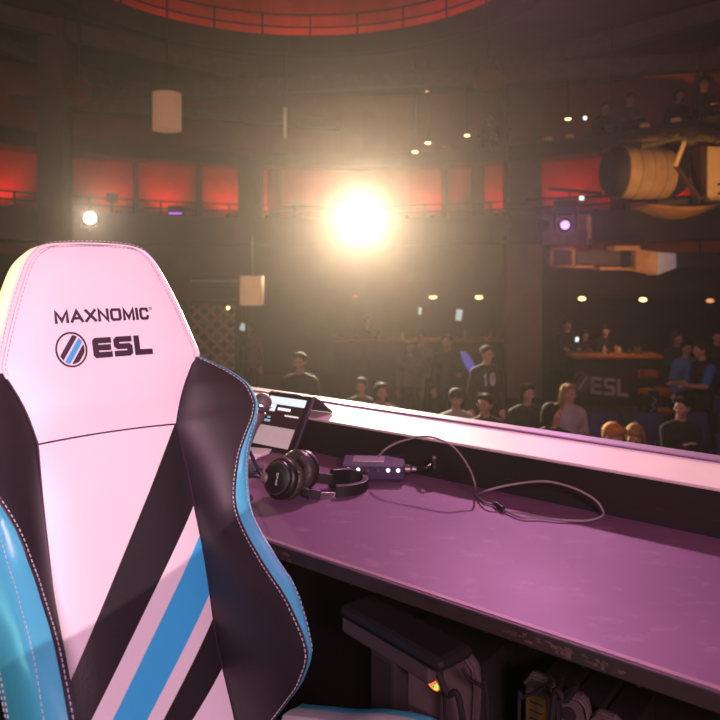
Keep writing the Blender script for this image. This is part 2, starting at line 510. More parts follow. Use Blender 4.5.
# lettering strokes -------------------------------------------------
GL = {
 'M': [[(0, 0), (0, 1), (.5, .12), (1, 1), (1, 0)]],
 'A': [[(0, 0), (.5, 1), (1, 0)], [(.22, .3), (.78, .3)]],
 'X': [[(0, 0), (1, 1)], [(0, 1), (1, 0)]],
 'N': [[(0, 0), (0, 1), (1, 0), (1, 1)]],
 'O': [[(.12, 0), (0, .14), (0, .86), (.12, 1), (.88, 1), (1, .86), (1, .14), (.88, 0), (.12, 0)]],
 'I': [[(.5, 0), (.5, 1)]],
 'C': [[(1, .8), (.88, 1), (.12, 1), (0, .86), (0, .14), (.12, 0), (.88, 0), (1, .2)]],
 'E': [[(1, 1), (.06, 1), (0, .94), (0, .06), (.06, 0), (1, 0)], [(0, .5), (.92, .5)]],
 'S': [[(1, 1), (.1, 1), (0, .92), (0, .58), (.1, .5), (.9, .5), (1, .42), (1, .08), (.9, 0), (0, 0)]],
 'L': [[(0, 1), (0, 0), (1, 0)]],
 'Q': [[(.12, 0), (0, .14), (0, .86), (.12, 1), (.88, 1), (1, .86), (1, .14), (.88, 0), (.12, 0)], [(.6, .35), (1.05, -.1)]],
 'P': [[(0, 0), (0, 1), (.9, 1), (1, .9), (1, .6), (.9, .5), (0, .5)]],
 'D': [[(0, 0), (0, 1), (.8, 1), (1, .8), (1, .2), (.8, 0), (0, 0)]],
 '1': [[(.2, .75), (.6, 1), (.6, 0)]],
 '0': [[(.25, 0), (0, .2), (0, .8), (.25, 1), (.75, 1), (1, .8), (1, .2), (.75, 0), (.25, 0)]],
}
def ribbon(mb, pts, th, fn, mi=0, dep=.0):
    """flat stroke along 2-D points, mitred, mapped to 3-D by fn(x, y)"""
    P = [Vector(p) for p in pts]
    # subdivide so it follows a curved surface
    Q = [P[0]]
    for a, b in zip(P, P[1:]):
        Q.append(b)
    closed = (Q[0] - Q[-1]).length < 1e-9
    if not closed:
        Q[0] = Q[0] - (Q[1] - Q[0]).normalized() * th / 2; Q[-1] = Q[-1] + (Q[-1] - Q[-2]).normalized() * th / 2
    L, Rr = [], []
    n = len(Q)
    for i, p in enumerate(Q):
        if closed: a = Q[i - 1] if i > 0 else Q[-2]; b = Q[i + 1] if i < n - 1 else Q[1]
        else: a = Q[i - 1] if i > 0 else None; b = Q[i + 1] if i < n - 1 else None
        d1 = (p - a).normalized() if a is not None else None
        d2 = (b - p).normalized() if b is not None else None
        if d1 is None: d1 = d2
        if d2 is None: d2 = d1
        n1 = Vector((-d1.y, d1.x)); n2 = Vector((-d2.y, d2.x))
        m = n1 + n2
        if m.length < .2: m = n1
        m.normalize(); k = 1 / max(.45, m.dot(n1))
        L.append(p + m * th / 2 * k); Rr.append(p - m * th / 2 * k)
    for i in range(n - 1):
        mb.add([fn(*L[i]), fn(*L[i + 1]), fn(*Rr[i + 1]), fn(*Rr[i])], [(0, 1, 2, 3)], mi)
def write(mb, txt, x0, x1, y0, y1, th, fn, ws=None, gap=.28, slant=0):
    ws = ws or [1.0] * len(txt)
    tot = sum(ws) + gap * (len(txt) - 1); k = (x1 - x0) / tot
    x = x0
    for ch, w in zip(txt, ws):
        for st in GL[ch]:
            pts = []
            for (a, b) in st:
                yy = y0 + th / 2 + b * (y1 - y0 - th)
                pts.append((x + th / 2 + a * (w * k - th) + slant * (yy - y0), yy))
            ribbon(mb, pts, th, fn)
        x += (w + gap) * k
hf = lambda x, y: BR(x, y, hw(x, y) + .0012)
g = MB()
write(g, 'MAXNOMIC', -.0795, .0775, .0198, .0415, .0045, hf, ws=[1.25, 1.2, 1.1, 1.05, 1.1, 1.2, .25, .95], gap=.14)
ribbon(g, [(.0825 + .0022 * math.cos(2*PI*k/10), .0402 + .0022 * math.sin(2*PI*k/10)) for k in range(11)], .0008, hf)
g.build('maker_lettering', M['dark_thread'], chair, weld=False, solid=.0008)
g = MB()
write(g, 'ESL', -.0255, .0755, -.0412, -.0075, .0095, hf, gap=.12)
g.build('team_lettering', M['dark_thread'], chair, weld=False, solid=.0008)
def emblem(fn_, c, rx, ry, parent, dark, blue, name='round_emblem', ring=.0028):
    g = MB()
    N = 40
    pts = [(c[0] + rx * math.cos(2*PI*k/N), c[1] + ry * math.sin(2*PI*k/N)) for k in range(N + 1)]
    ribbon(g, pts, ring, fn_)
    # three diagonal bands clipped to the inner ellipse
    def band(o0, o1, mi):
        ang = R_(38); dx, dy = math.sin(ang), math.cos(ang)   # band direction
        nx, ny = dy, -dx
        def end(o, s):
            # farthest point along the direction inside the ellipse
            lo, hi = 0, 2.0
            q = .86
            for _ in range(30):
                mid = (lo + hi) / 2
                X = nx * o + dx * mid * s; Y = ny * o + dy * mid * s
                if X * X + Y * Y < q * q: lo = mid
                else: hi = mid
            return nx * o + dx * lo * s, ny * o + dy * lo * s
        m = 6
        for k in range(m):
            a = lerp(o0, o1, k / m); b = lerp(o0, o1, (k + 1) / m)
            q = [end(a, 1), end(b, 1), end(b, -1), end(a, -1)]
            g.add([fn_(c[0] + rx * x, c[1] + ry * y) for x, y in q], [(0, 1, 2, 3)], mi)
    band(-.42, -.10, 0); band(.02, .36, 1); band(.47, .80, 0)
    return g.build(name, [dark, blue], parent, weld=False, solid=.0008)
emblem(hf, (-.0590, -.0240), .0232, .0275, chair, M['dark_thread'], M['emblem_blue'])

# seat, arms, base (chair local: forward is -y, f measured from the backrest foot)
def SL(u, f, z): return Vector((u, .25 - f, z))
WZ = [(-.06, .50), (.05, .545), (.10, .565), (.195, .608), (.28, .632), (.38, .635), (.46, .60), (.52, .545)]
g = MB(); rows = []
for i in range(31):
    f = lerp(-.04, .52, i / 30); wz = curve(WZ, f)[0]
    cz = .505 + .012 * math.sin(PI * i / 30) - (.05 * ((f - .44) / .08) ** 2 if f > .44 else 0)
    pr = [(-.225, wz - .012), (-.215, wz - .02), (-.19, cz + .03), (-.16, cz + .004), (-.08, cz + .006), (0, cz + .006), (.08, cz + .006), (.16, cz + .004), (.19, cz + .03), (.215, wz - .02), (.225, wz - .012)]
    rows.append([SL(a, f, b) for a, b in pr])
g.grid(rows); g.build('seat_cushion', M['black_leather'], chair, smooth=True)
for sgn in (-1, 1):
    g = MB(); rows = []; rb = []; stp = []
    for i in range(31):
        f = lerp(-.04, .52, i / 30); wz = curve(WZ, f)[0]
        pr = [(.225, wz - .014), (.232, wz - .003), (.245, wz), (.258, wz - .001)]
        rows.append([SL(sgn * a, f, b) for a, b in pr])
        pr2 = [(.258, wz - .001), (.270, wz + .001), (.281, wz - .005), (.287, wz - .02), (.288, .46), (.27, .43)]
        rb.append([SL(sgn * a, f, b) for a, b in pr2]); stp.append(SL(sgn * .258, f, wz))
    g.grid(rows); g.build('seat_wing', M['white_leather'], chair, smooth=True)
    g = MB(); g.grid(rb); g.build('seat_trim', M['blue_leather'], chair, smooth=True)
    # armrest
    g = MB()
    g.box(SL(sgn * .36, .115, .666), (.080, .24, .022))
    ar = g.build('armrest', M['black_plastic'], chair, bevel=.011)
    g = MB(); g.box(SL(sgn * .338, .10, .640), (.018, .21, .028))
    g.build('armrest_bracket', M['bracket_grey'], ar, bevel=.004)
    g = MB(); g.box(SL(sgn * .345, .10, .52), (.035, .06, .22)); g.box(SL(sgn * .24, .10, .42), (.24, .06, .02))
    g.build('armrest_post', M['rough_black'], ar, bevel=.006)
g = MB(); g.box(SL(0, .24, .445), (.50, .54, .07)); g.build('seat_pan', M['black_plastic'], chair, bevel=.02)
g = MB()
g.lathe([(.03, .10), (.03, .25), (.022, .25), (.022, .41)], SL(0, .25, 0))
g.build('gas_lift', M['black_plastic'], chair, smooth=False)
for k in range(5):
    a = 2 * PI * k / 5 + .4; d = Vector((math.cos(a), math.sin(a), 0)); c = SL(0, .25, 0)
    g = MB(); g.tube([c + Vector((0, 0, .115)), c + d * .17 + Vector((0, 0, .10)), c + d * .31 + Vector((0, 0, .08))], [.028, .024, .018], 8)
    lg = g.build('base_leg', M['black_plastic'], chair, smooth=True)
    g = MB(); ax = d.cross(Vector((0, 0, 1)))
    for s in (-1, 1):
        g.lathe([(.0, -.010), (.028, -.010), (.031, 0), (.028, .010), (0, .010)], c + d * .31 + ax * s * .016 + Vector((0, 0, .031)), axis=ax, n=18)
    g.tube([c + d * .31 + Vector((0, 0, .03)), c + d * .31 + Vector((0, 0, .08))], .008, 8)
    g.build('caster', M['rough_black'], lg)

# ------------------------------------------------------------------ desk frame of reference
DD = Vector((.7815, -.6239, 0)); DN = Vector((.6239, .7815, 0))
def DK(t, s, z): return DD * t + DN * s + Vector((0, 0, z))
DM = Matrix((DD, DN, Vector((0, 0, 1)))).transposed()
def dbox(mb, t0, t1, s0, s1, z0, z1, mi=0):
    mb.box(DK((t0 + t1) / 2, (s0 + s1) / 2, (z0 + z1) / 2), (t1 - t0, s1 - s0, z1 - z0), DM, mi)

desk = empty('desk', DK(-.6, 1.2, 0), 0, 'long magenta-lit dark laminate desk with a scuffed front edge, holding the headphones', 'desk')
def dp(o):
    o.parent = desk; o.matrix_parent_inverse = Matrix.Translation(desk.location).inverted(); return o
g = MB(); dbox(g, -3.0, 1.1, .936, 1.468, .728, .75); dp(g.build('desktop', M['desk'], bevel=.003))
g = MB(); dbox(g, -3.0, 1.1, .9365, .945, .7495, .7506); dp(g.build('front_highlight', M['desk_highlight']))  # lighter strip paints the light caught along the rounded front edge
g = MB(); dbox(g, -3.0, 1.1, .929, .9358, .725, .7495); eb = dp(g.build('edge_band', M['desk_edge'], bevel=.002))
# worn spots on the edge band
g = MB()
for c0 in (-1.33, -1.22, -.46, -.40, -.335, -.93, -1.28):
    for k in range(14):
        t = c0 + random.gauss(0, .014); z = .736 + random.gauss(0, .0035)
        z = min(.745, max(.728, z)); w = random.uniform(.001, .005); h = random.uniform(.0007, .0022)
        dbox(g, t - w, t + w, .9283, .9295, z - h, z + h)
wf = g.build('edge_wear', M['wood_fleck'], weld=False); wf['kind'] = 'stuff'
wf.parent = eb
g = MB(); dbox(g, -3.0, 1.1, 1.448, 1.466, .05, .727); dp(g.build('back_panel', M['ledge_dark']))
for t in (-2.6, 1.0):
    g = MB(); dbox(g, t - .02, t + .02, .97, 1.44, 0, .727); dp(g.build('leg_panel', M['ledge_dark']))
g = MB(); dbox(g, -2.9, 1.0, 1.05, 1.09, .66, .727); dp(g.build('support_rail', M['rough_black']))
for px, py in ((533, 659), (487, 641), (585, 671), (640, 706), (512, 650)):
    # brackets screwed to the front of the support rail
    s = 1.049; kx = (px - 360) / 720
    Y = s / (DN.x * kx + DN.y); p = Vector((kx * Y, Y, 1.25 - (py - 270) / 720 * Y))
    t = p.dot(DD); z = min(.712, max(.672, p.z))
    g = MB(); dbox(g, t - .010, t + .010, 1.044, 1.05, z - .004, z + .004)
    g.lathe([(0, 0), (.004, .0), (.004, .003), (0, .004)], DK(t, 1.044, z - .008), axis=-DN, n=10)
    dp(g.build('bracket', M['silver']))

# ------------------------------------------------------------------ ledge along the stage front
ledge = empty('stage_ledge', DK(-1, 1.6, 0), 0, 'pale glowing board ledge running along the stage edge behind the desk', 'ledge')
def lp(o):
    o.parent = ledge; o.matrix_parent_inverse = Matrix.Translation(ledge.location).inverted(); return o
g = MB(); dbox(g, -6.5, 3.0, 1.476, 1.674, .833, .840); lp(g.build('ledge_top', M['ledge_board'], bevel=.003))
g = MB(); dbox(g, -6.5, 3.0, 1.675, 1.730, .800, .844); lp(g.build('ledge_trim', M['ledge_trim'], bevel=.006))
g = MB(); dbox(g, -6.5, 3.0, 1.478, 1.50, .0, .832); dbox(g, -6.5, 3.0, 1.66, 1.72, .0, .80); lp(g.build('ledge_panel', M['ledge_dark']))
g = MB(); dbox(g, -6.5, 3.0, 1.4765, 1.4778, .777, .779); lp(g.build('panel_joint', M['desk_edge']))

# ------------------------------------------------------------------ tablet in folio cover
tb = empty('tablet', DK(-1.43, 1.40, .75), 0, 'tablet in a folded dark folio cover, screen lit, leaning on the stage ledge', 'tablet')
def tp(o, par=None):
    o.parent = par or tb; o.matrix_parent_inverse = Matrix() if par else Matrix.Translation(tb.location).inverted(); return o
# frame of the tablet plane: a along its width, b up the slope
TA0 = DK(-1.515, 1.392, .752)
ta = (DK(-1.350, 1.398, 0) - DK(-1.515, 1.392, 0)).normalized()
tb_up = (DN * .086 + Vector((0, 0, .140)))
tb_up = (tb_up - ta * tb_up.dot(ta)).normalized()
tn = ta.cross(tb_up)          # points to the viewer side
if tn.dot(Vector((0, -1, 0))) < 0: tn = -tn
W_, H_ = .162, .169
TMx = Matrix((ta, tn, tb_up)).transposed()
def tbox(mb, a0, a1, b0, b1, n0, n1, mi=0):
    c = TA0 + ta * (a0 + a1) / 2 + tb_up * (b0 + b1) / 2 + tn * (n0 + n1) / 2
    mb.box(c, (a1 - a0, n1 - n0, b1 - b0), TMx, mi)
g = MB(); tbox(g, -.004, W_ + .004, -.002, H_ + .004, -.012, -.005); tp(g.build('cover_back', M['tablet_case'], bevel=.003))
g = MB(); tbox(g, 0, W_, 0, H_, -.0048, .002); tp(g.build('tablet_body', M['black_plastic'], bevel=.003))
g = MB(); tbox(g, .010, W_ - .010, .010, H_ - .010, .0022, .0026)
scr = tp(g.build('screen', M['screen_dark']))
g = MB(); tbox(g, .012, W_ - .012, H_ - .036, H_ - .014, .0027, .0030); tp(g.build('screen_header', M['screen_bar']), scr)
g = MB(); tbox(g, .012, .048, H_ - .058, H_ - .037, .0027, .0030); tp(g.build('screen_tile', M['screen_bar']), scr)
g = MB(); tbox(g, .012, W_ - .016, .012, .068, .0027, .0030); tp(g.build('screen_page', M['screen_page']), scr)
g = MB()
x = .058
for w in (.006, .004, .005, .004, .005, .006, .004, .005):
    tbox(g, x, x + w, H_ - .053, H_ - .045, .0031, .0033); x += w + .0012
for k in range(8): tbox(g, .092 + k * .0065, .0965 + k * .0065, H_ - .068, H_ - .064, .0031, .0033)
tp(g.build('screen_text', M['screen_white']), scr)
g = MB(); tbox(g, .024, .046, H_ - .090, H_ - .083, .0031, .0033); tbox(g, .030, .042, H_ - .079, H_ - .074, .0031, .0033); tp(g.build('screen_button', M['screen_blue']), scr)
g = MB()
for k in range(4): tbox(g, .030 + k * .030, .052 + k * .030, .030, .052, .0031, .0032)
tp(g.build('screen_icons', M['screen_line']), scr)
# folded flap of the cover standing on the ledge behind
topL = TA0 + tb_up * (H_ + .002) - tn * .008; topR = topL + ta * W_
topR2 = topR + ta * .004; topL2 = topL - ta * .004
fl = DN * .095 + Vector((0, 0, 0))
fR = Vector((topR2.x, topR2.y, .8425)) + DN * .070 + DD * .004; fL = Vector((topL2.x, topL2.y, .8425)) + DN * .070
g = MB()
nn = (topR2 - topL2).cross(fR - topR2).normalized() * .003
g.add([topL2 + nn, topR2 + nn, fR + nn, fL + nn, topL2 - nn, topR2 - nn, fR - nn, fL - nn],
      [(0, 1, 2, 3), (7, 6, 5, 4), (0, 4, 5, 1), (1, 5, 6, 2), (2, 6, 7, 3), (3, 7, 4, 0)])
tp(g.build('cover_flap', M['tablet_case']))

# ------------------------------------------------------------------ microphone on a small stand behind the chair
mball = at(262, 403, 1.79); mtail = at(243, 446, 1.80)
md = (mtail - mball).normalized()
mic = empty('microphone', mtail, 0, 'round-headed dark microphone poking up beside the chair, in front of the tablet', 'microphone')
def mp_(o):
    o.parent = mic; o.matrix_parent_inverse = Matrix.Translation(mic.location).inverted(); return o
g = MB(); g.ball(mball, .025, 20); mp_(g.build('grille', M['mic_mesh'], smooth=True))
g = MB(); g.lathe([(.0255, -.003), (.027, 0), (.0255, .003)], mball, axis=md, n=24); mp_(g.build('grille_band', M['silver'], smooth=True))
g = MB(); L = (mtail - mball).length
g.lathe([(.010, .020), (.020, .022), (.0195, .035), (.017, .06), (.014, L), (.0, L)], mball, axis=md, n=20); mp_(g.build('handle', M['grey_plastic'], smooth=True))
mst = empty('microphone_stand', (mtail.x, mtail.y, .75), 0, 'small black microphone desk stand half hidden behind the chair', 'microphone stand')
g = MB(); g.lathe([(0, 0), (.05, 0), (.05, .008), (.012, .014), (.009, .02)], (0, 0, 0)); g.build('stand_base', M['black_plastic'], mst)
g = MB(); g.tube([(0, 0, .014), (0, 0, mtail.z - .75 - .004)], .006, 10); g.build('stand_pole', M['black_plastic'], mst)

# notepads
for i, (z, off, lab) in enumerate(((.75, 0, 'lower white notepad of the pair beside the chair edge'), (.757, .006, 'upper white notepad lying on the other by the chair edge'))):
    p = at(247, 455, 1.95)
    g = MB(); g.box((0, 0, .003), (.10, .07, .006))
    o = g.build('notepad', M['paper'], bevel=.001); o.location = (p.x + off, p.y - off, z + .0001); o.rotation_euler = (0, 0, R_(-25 + i * 6))
    tag(o, lab, 'notepad', 'notepads')

# ------------------------------------------------------------------ headphones
hp = empty('headphones', at(300, 500, 1.57), 0, 'black over-ear headphones lying on the desk with the headband to the right', 'headphones')
hp.location.z = .75
def hpp(o, par=None):
    o.parent = par or hp; o.matrix_parent_inverse = Matrix() if par else Matrix.Translation(hp.location).inverted(); return o
cn = at(281, 485, 1.575); cf = at(302, 473, 1.625)
cn.z = .794; cf.z = .799
nrm = Vector((-.54, -.79, .28)).normalized()
def cup(c, n, front, name='ear_cup'):
    g = MB()
    g.lathe([(0, .026), (.020, .025), (.030, .021), (.037, .016), (.038, .010), (.042, .008), (.0445, .003), (.0445, -.004), (.041, -.008), (0, -.008)], c, axis=n, n=36, sx=1.0)
    o = hpp(g.build(name, M['black_plastic'], smooth=True))
    g = MB()
    rows = []
    for k in range(37):
        a = 2 * PI * k / 36
        q = Vector((0, 0, 1)).rotation_difference(n)
        row = []
        for j in range(13):
            b = 2 * PI * j / 12
            wob = 1 + .05 * math.sin(a * 18)
            rr = .033 + .0135 * math.cos(b) * wob; hh = -.019 + .0125 * math.sin(b) * wob
            row.append(c + q @ Vector((rr * math.cos(a), rr * math.sin(a), hh)))
        rows.append(row)
    g.grid(rows); hpp(g.build('ear_pad', M['cuff_pad'], smooth=True), o)
    return o
c1 = cup(cn, nrm, True)
n2 = Vector((.52, .84, -.12)).normalized()
c2 = cup(cf, n2, False)
# ring highlight on the near cup
q = Vector((0, 0, 1)).rotation_difference(nrm)
g = MB(); g.tube([cn + q @ Vector((.0335 * math.cos(a), .0335 * math.sin(a), .0175)) for a in [2*PI*k/40 for k in range(41)]], .0012, 6)
hpp(g.build('cup_ring', M['grey_plastic']), c1)
# lettering reading down the near cup
lx = (Vector((0, 0, -1)) - nrm * Vector((0, 0, -1)).dot(nrm)).normalized(); ly = nrm.cross(lx)
if ly.x < 0: ly = -ly
g = MB(); write(g, 'QPAD', -.012, .014, -.003, .003, .0012, lambda x, y: cn + lx * x + ly * (y + .010) + nrm * .0262, gap=.25)
hpp(g.build('cup_lettering', M['paper'], weld=False), c1)
# boom hub and arm
hub = cn + nrm * .016 - ly * .027 + lx * .004
g = MB(); g.lathe([(0, .014), (.007, .014), (.010, .011), (.0125, .004), (.0125, -.006)], hub, axis=nrm, n=24); h1 = hpp(g.build('boom_hub', M['grey_plastic'], smooth=True), c1)
arm_end = at(250, 452, 1.60)
g = MB(); g.tube(smooth_path([hub + nrm * .008, hub + nrm * .010 + (arm_end - hub) * .3, arm_end]), .0042, 10)
hpp(g.build('boom_arm', M['black_plastic'], smooth=True))
g = MB(); e2 = at(244, 476, 1.585); g.tube(smooth_path([hub - ly * .010, hub + (e2 - hub) * .5 + Vector((0, 0, .004)), e2]), .006, 10)
hpp(g.build('cable_sleeve', M['black_plastic'], smooth=True))
g = MB()
cp = [at(246, 478, 1.59), at(240, 483, 1.585), at(247, 492, 1.57), at(252, 500, 1.565), at(249, 508, 1.55)]
for p in cp[1:]: p.z = max(p.z, .754)
cp[-1].z = .754; cp[-2].z = .754
g.tube(smooth_path(cp), .0028, 8)
e3 = at(360, 500, 1.60); e3.z = .754
hpp(g.build('cable', M['cable_black'], smooth=True))
# arms and headband
def strap(name, pts, w, th, m, par=None, up=(0, 0, 1)):
    P = smooth_path(pts, 8); g = MB(); rows = []
    for i, p in enumerate(P):
        t = (P[min(len(P) - 1, i + 1)] - P[max(0, i - 1)]).normalized()
        z = Vector(up) - t * Vector(up).dot(t); z.normalize(); x = t.cross(z)
        rows.append([p + x * th/2 + z * w/2, p + x * th/2 - z * w/2, p - x * th/2 - z * w/2, p - x * th/2 + z * w/2, p + x * th/2 + z * w/2])
    g.grid(rows); n0 = len(g.v)
    g.f.append((0, 1, 2, 3)); g.m.append(0); b = (len(P) - 1) * 5; g.f.append((b, b + 1, b + 2, b + 3)); g.m.append(0)
    return hpp(g.build(name, m, bevel=.0015), par)
near = [at(296, 487, 1.575), at(305, 491, 1.570), at(313, 495, 1.570), at(322, 496, 1.575)]
strap('yoke', near[:3], .018, .007, M['black_plastic'])
strap('slider', [at(309, 494, 1.568), at(320, 496, 1.572)], .026, .012, M['black_plastic'])
strap('band_spring', [at(318, 496, 1.574), at(330, 496, 1.585), at(338, 496, 1.59)], .016, .004, M['silver'])
strap('far_yoke', [at(310, 474, 1.640), at(318, 476, 1.645), at(330, 479, 1.65)], .018, .007, M['black_plastic'])
strap('far_slider', [at(316, 477, 1.645), at(332, 479, 1.652)], .024, .012, M['black_plastic'])
strap('headband', [at(335, 495, 1.588), at(352, 494, 1.60), at(364, 490, 1.635), at(364, 483, 1.68), at(350, 478, 1.690), at(331, 479, 1.655)], .044, .014, M['black_plastic'])
g = MB()
p = at(347, 494, 1.588) ; p.y -= .006
strap('band_tag', [at(345.5, 494.5, 1.588), at(348.5, 494.3, 1.590)], .022, .003, M['silver'])

# ------------------------------------------------------------------ audio box
bx = empty('audio_interface', (.033, 1.735, .75), R_(-4), 'dark purple audio box with small lit buttons, right of the headphones', 'audio interface')
g = MB(); g.box((0, 0, .024), (.152, .085, .040)); case = g.build('case', M['box_purple'], bx, bevel=.006)
g = MB(); g.box((0, 0, .0015), (.13, .07, .005)); g.build('foot_pad', M['rough_black'], bx)
g = MB(); g.box((-.012, -.0, .0448), (.075, .05, .0018)); g.build('top_plate', M['silver'], bx, bevel=.0005)
for k in range(6):
    g = MB(); g.lathe([(.0, .006), (.0035, .006), (.0045, 0)], (-.058 + k * .0235, -.0425, .030), axis=(0, -1, 0), n=12)
    o = g.build('button', M['led_white'] if k in (0, 1, 4, 5) else M['grey_plastic'], bx)
g = MB(); g.lathe([(.0, 0), (.010, 0), (.010, .012), (.007, .016), (.007, .026), (0, .026)], (.076, -.005, .024), axis=(1, 0, 0), n=16); g.build('plug', M['silver'], bx, smooth=False)
pw = empty('plug_cable', (.14, 1.72, .75), 0, 'short dark cable from the audio box socket to the ledge panel', 'cable')
pts = smooth_path([(.136, 1.725, .774), at(425, 468, 1.67), at(433, 464, 1.69)])
g = MB(); g.tube([p - pw.location for p in pts], .004, 8); g.build('cord', M['cable_black'], pw, smooth=True)
e = at(434, 463, 1.70); g = MB(); g.box(e - pw.location, (.012, .02, .030)); g.build('connector', M['black_plastic'], pw, bevel=.003)

# long looping cable with a jack plug
def dky(px, py, s):
    k = (px - 360) / 720; Y = s / (DN.x * k + DN.y); return Vector((k * Y, Y, 1.25 - (py - 270) / 720 * Y))
def onk(px, py, z=.7545):
    Y = (1.25 - z) * 720 / (py - 270); return Vector(((px - 360) / 720 * Y, Y, z))
cb = empty('jack_cable', onk(476, 494), 0, 'thin grey audio cable looping over the desk right of the audio box', 'cable')
pts = smooth_path([at(378, 457, 1.70), at(386, 449, 1.69), at(402, 441, 1.68), dky(428, 436.5, 1.40), dky(452, 446, 1.395), dky(468, 466, 1.385), dky(475, 484, 1.37), onk(475.5, 494),
                   onk(484, 501.5), onk(493, 503.5)], 8)
g = MB(); g.tube([p - cb.location for p in pts], .0022, 8)
pts = smooth_path([onk(476, 495.5), dky(488, 490, 1.37), dky(515, 484, 1.41), dky(545, 481.5, 1.43), dky(572, 487.5, 1.44), dky(594, 499, 1.445), onk(603, 511, .760), onk(600, 517), onk(585, 520.5), onk(562, 520), onk(540, 518), onk(522, 517.5), onk(508, 512), onk(501, 508)], 8)
g.tube([p - cb.location for p in pts], .0024, 8)
g.build('cord', M['cable_grey'], cb, smooth=True)
a, b = onk(503, 509, .757), onk(496, 504, .757)
g = MB(); g.tube([a - cb.location, b - cb.location], .0052, 10); g.build('jack_body', M['black_plastic'], cb)
c = onk(493, 502.5, .757)
g = MB(); g.tube([b - cb.location, c - cb.location], .0030, 8); g.build('jack_tip', M['silver'], cb)

# ------------------------------------------------------------------ computer towers under the desk
def tower(px, s, w, h, label, kind):
    k = (px - 360) / 720; Y = s / (DN.x * k + DN.y)
    p = Vector((k * Y, Y, 0)); t = p.dot(DD)
    o = empty('computer_tower', DK(t, s, 0), math.atan2(DD.y, DD.x), label, 'computer', 'computers under the desk')
    g = MB()
    # front outline with a rounded crown, right shoulder cut
    g.box((0, .10, h * .47), (w * .9, .16, h * .9)); g.build('housing', M['rough_black'], o); g = MB()
    prof = [(-w/2, .02), (w/2 * .86, .02), (w/2 * .93, h * .6), (w/2, h * .86), (w/2 * .96, h * .94), (w/2 * .75, h * .985), (w/2 * .4, h), (-w/2 * .6, h), (-w/2, h * .97)]
    n = len(prof); dpt = .018
    vs = [Vector((x, 0, z)) for x, z in prof] + [Vector((x, dpt, z)) for x, z in prof]
    g.add(vs, [tuple(range(n)), tuple(range(2*n - 1, n - 1, -1))] + [(i, n + i, n + (i+1) % n, (i+1) % n) for i in range(n)])
    g.build('front_panel', M['grey_plastic'], o, bevel=.006)
    g = MB(); g.tube([(x * .93, -.003, .01 + z * .965) for x, z in prof[1:]], .003, 6); g.build('front_rim', M['grey_plastic'], o)
    g = MB(); g.box((-.3*w, .085, .01), (.05, .12, .02)); g.box((.25*w, .085, .01), (.05, .12, .02)); g.build('foot', M['rough_black'], o)
    if kind == 'led':
        pass
    if kind == 'label':
        g = MB(); g.box((-.006, -.002, h - .075), (w * .66, .003, .075)); lb = g.build('rating_label', M['label_yellow'], o)
        g = MB()
        for z in (-.052, -.068, -.082): g.box((-.006, -.0038, h + z), (w * .42, .0006, .004))
        g.build('label_print', M['label_ink'], lb)
    if kind == 'hole':
        g = MB(); g.lathe([(0, 0), (.013, 0), (.013, .003), (0, .003)], (-.01, -.001, h - .04), axis=(0, -1, 0), n=20); g.build('socket', M['rough_black'], o)
    return o
t1 = tower(432, 1.24, .215, .505, 'widest grey computer tower under the desk with a red and green light', 'led')
g = MB(); led_c = Matrix.Rotation(-math.atan2(DD.y, DD.x), 3, 'Z') @ (dky(433, 684, 1.2365) - Vector(t1.location))
g.tube([led_c + Vector((.013 * math.cos(a) , 0, -.35 * .013 * math.cos(a) + .009 * math.sin(a))) for a in [2*PI*k/24 for k in range(25)]], .0016, 6)
g.build('light_ring', M['led_orange'], t1)
g = MB(); g.ball(led_c + Vector((-.002, 0, 0)), .0045, 10); g.build('red_light', M['led_red'], t1)
g = MB(); g.ball(led_c + Vector((.008, 0, -.003)), .0045, 10); g.build('green_light', M['led_green'], t1)
g = MB()
zz_ = (dky(400, 703, 1.2365)).z; x = -.095
for w in (.010, .007, .012, .008, .008, .010, .009, .008, .010):
    g.box((x + w / 2, -.003, zz_), (w, .002, .010)); x += w + .004
g.build('print', M['label_ink'], t1)
tower(540, 1.24, .062, .505, 'narrow grey computer tower under the desk with a yellow label', 'label')
tower(575, 1.25, .056, .49, 'grey computer tower under the desk with a round dark socket', 'hole')
tower(607, 1.25, .058, .475, 'grey computer tower farthest right under the desk, mostly cut off', 'plain')
def hang_cable(pts, r, label):
    P = [Vector(p) for p in pts]; o = empty('power_cable', P[-1], 0, label, 'cable', 'cables under the desk')
    g = MB(); g.tube([p - P[-1] for p in smooth_path(P)], r, 8); g.build('cord', M['cable_black'], o, smooth=True)
def hc(px, py, s): return dky(px, py, s)
def floorpt(px, s):
    k = (px - 360) / 720; Y = s / (DN.x * k + DN.y); return Vector((k * Y, Y, .006))
hang_cable([hc(441, 655, 1.2), hc(443, 690, 1.2), hc(445, 725, 1.2), floorpt(446, 1.2)], .003, 'black cable hanging straight before the red and green light')
hang_cable([hc(436, 668, 1.17), hc(447, 694, 1.17), hc(462, 715, 1.17), floorpt(480, 1.17)], .006, 'thick black cable slanting across the widest grey tower')
hang_cable([hc(462, 668, 1.19), hc(470, 680, 1.19), hc(480, 686, 1.19), hc(487, 705, 1.19), floorpt(492, 1.19)], .0035, 'thin black cable crossing the right shoulder of the widest tower')
hang_cable([hc(577, 684, 1.17), hc(566, 700, 1.17), hc(552, 715, 1.17), floorpt(545, 1.17)], .006, 'black cable slanting between the yellow-labelled tower and the next')
hang_cable([hc(563, 676, 1.2), hc(560, 690, 1.2), hc(558, 712, 1.2), floorpt(557, 1.2)], .005, 'black cable hanging right of the yellow-labelled tower')
hang_cable([hc(545, 686, 1.19), hc(533, 694, 1.19), hc(522, 698, 1.19), hc(519, 716, 1.19), floorpt(518, 1.19)], .0035, 'thin black cable looping left of the yellow-labelled tower')

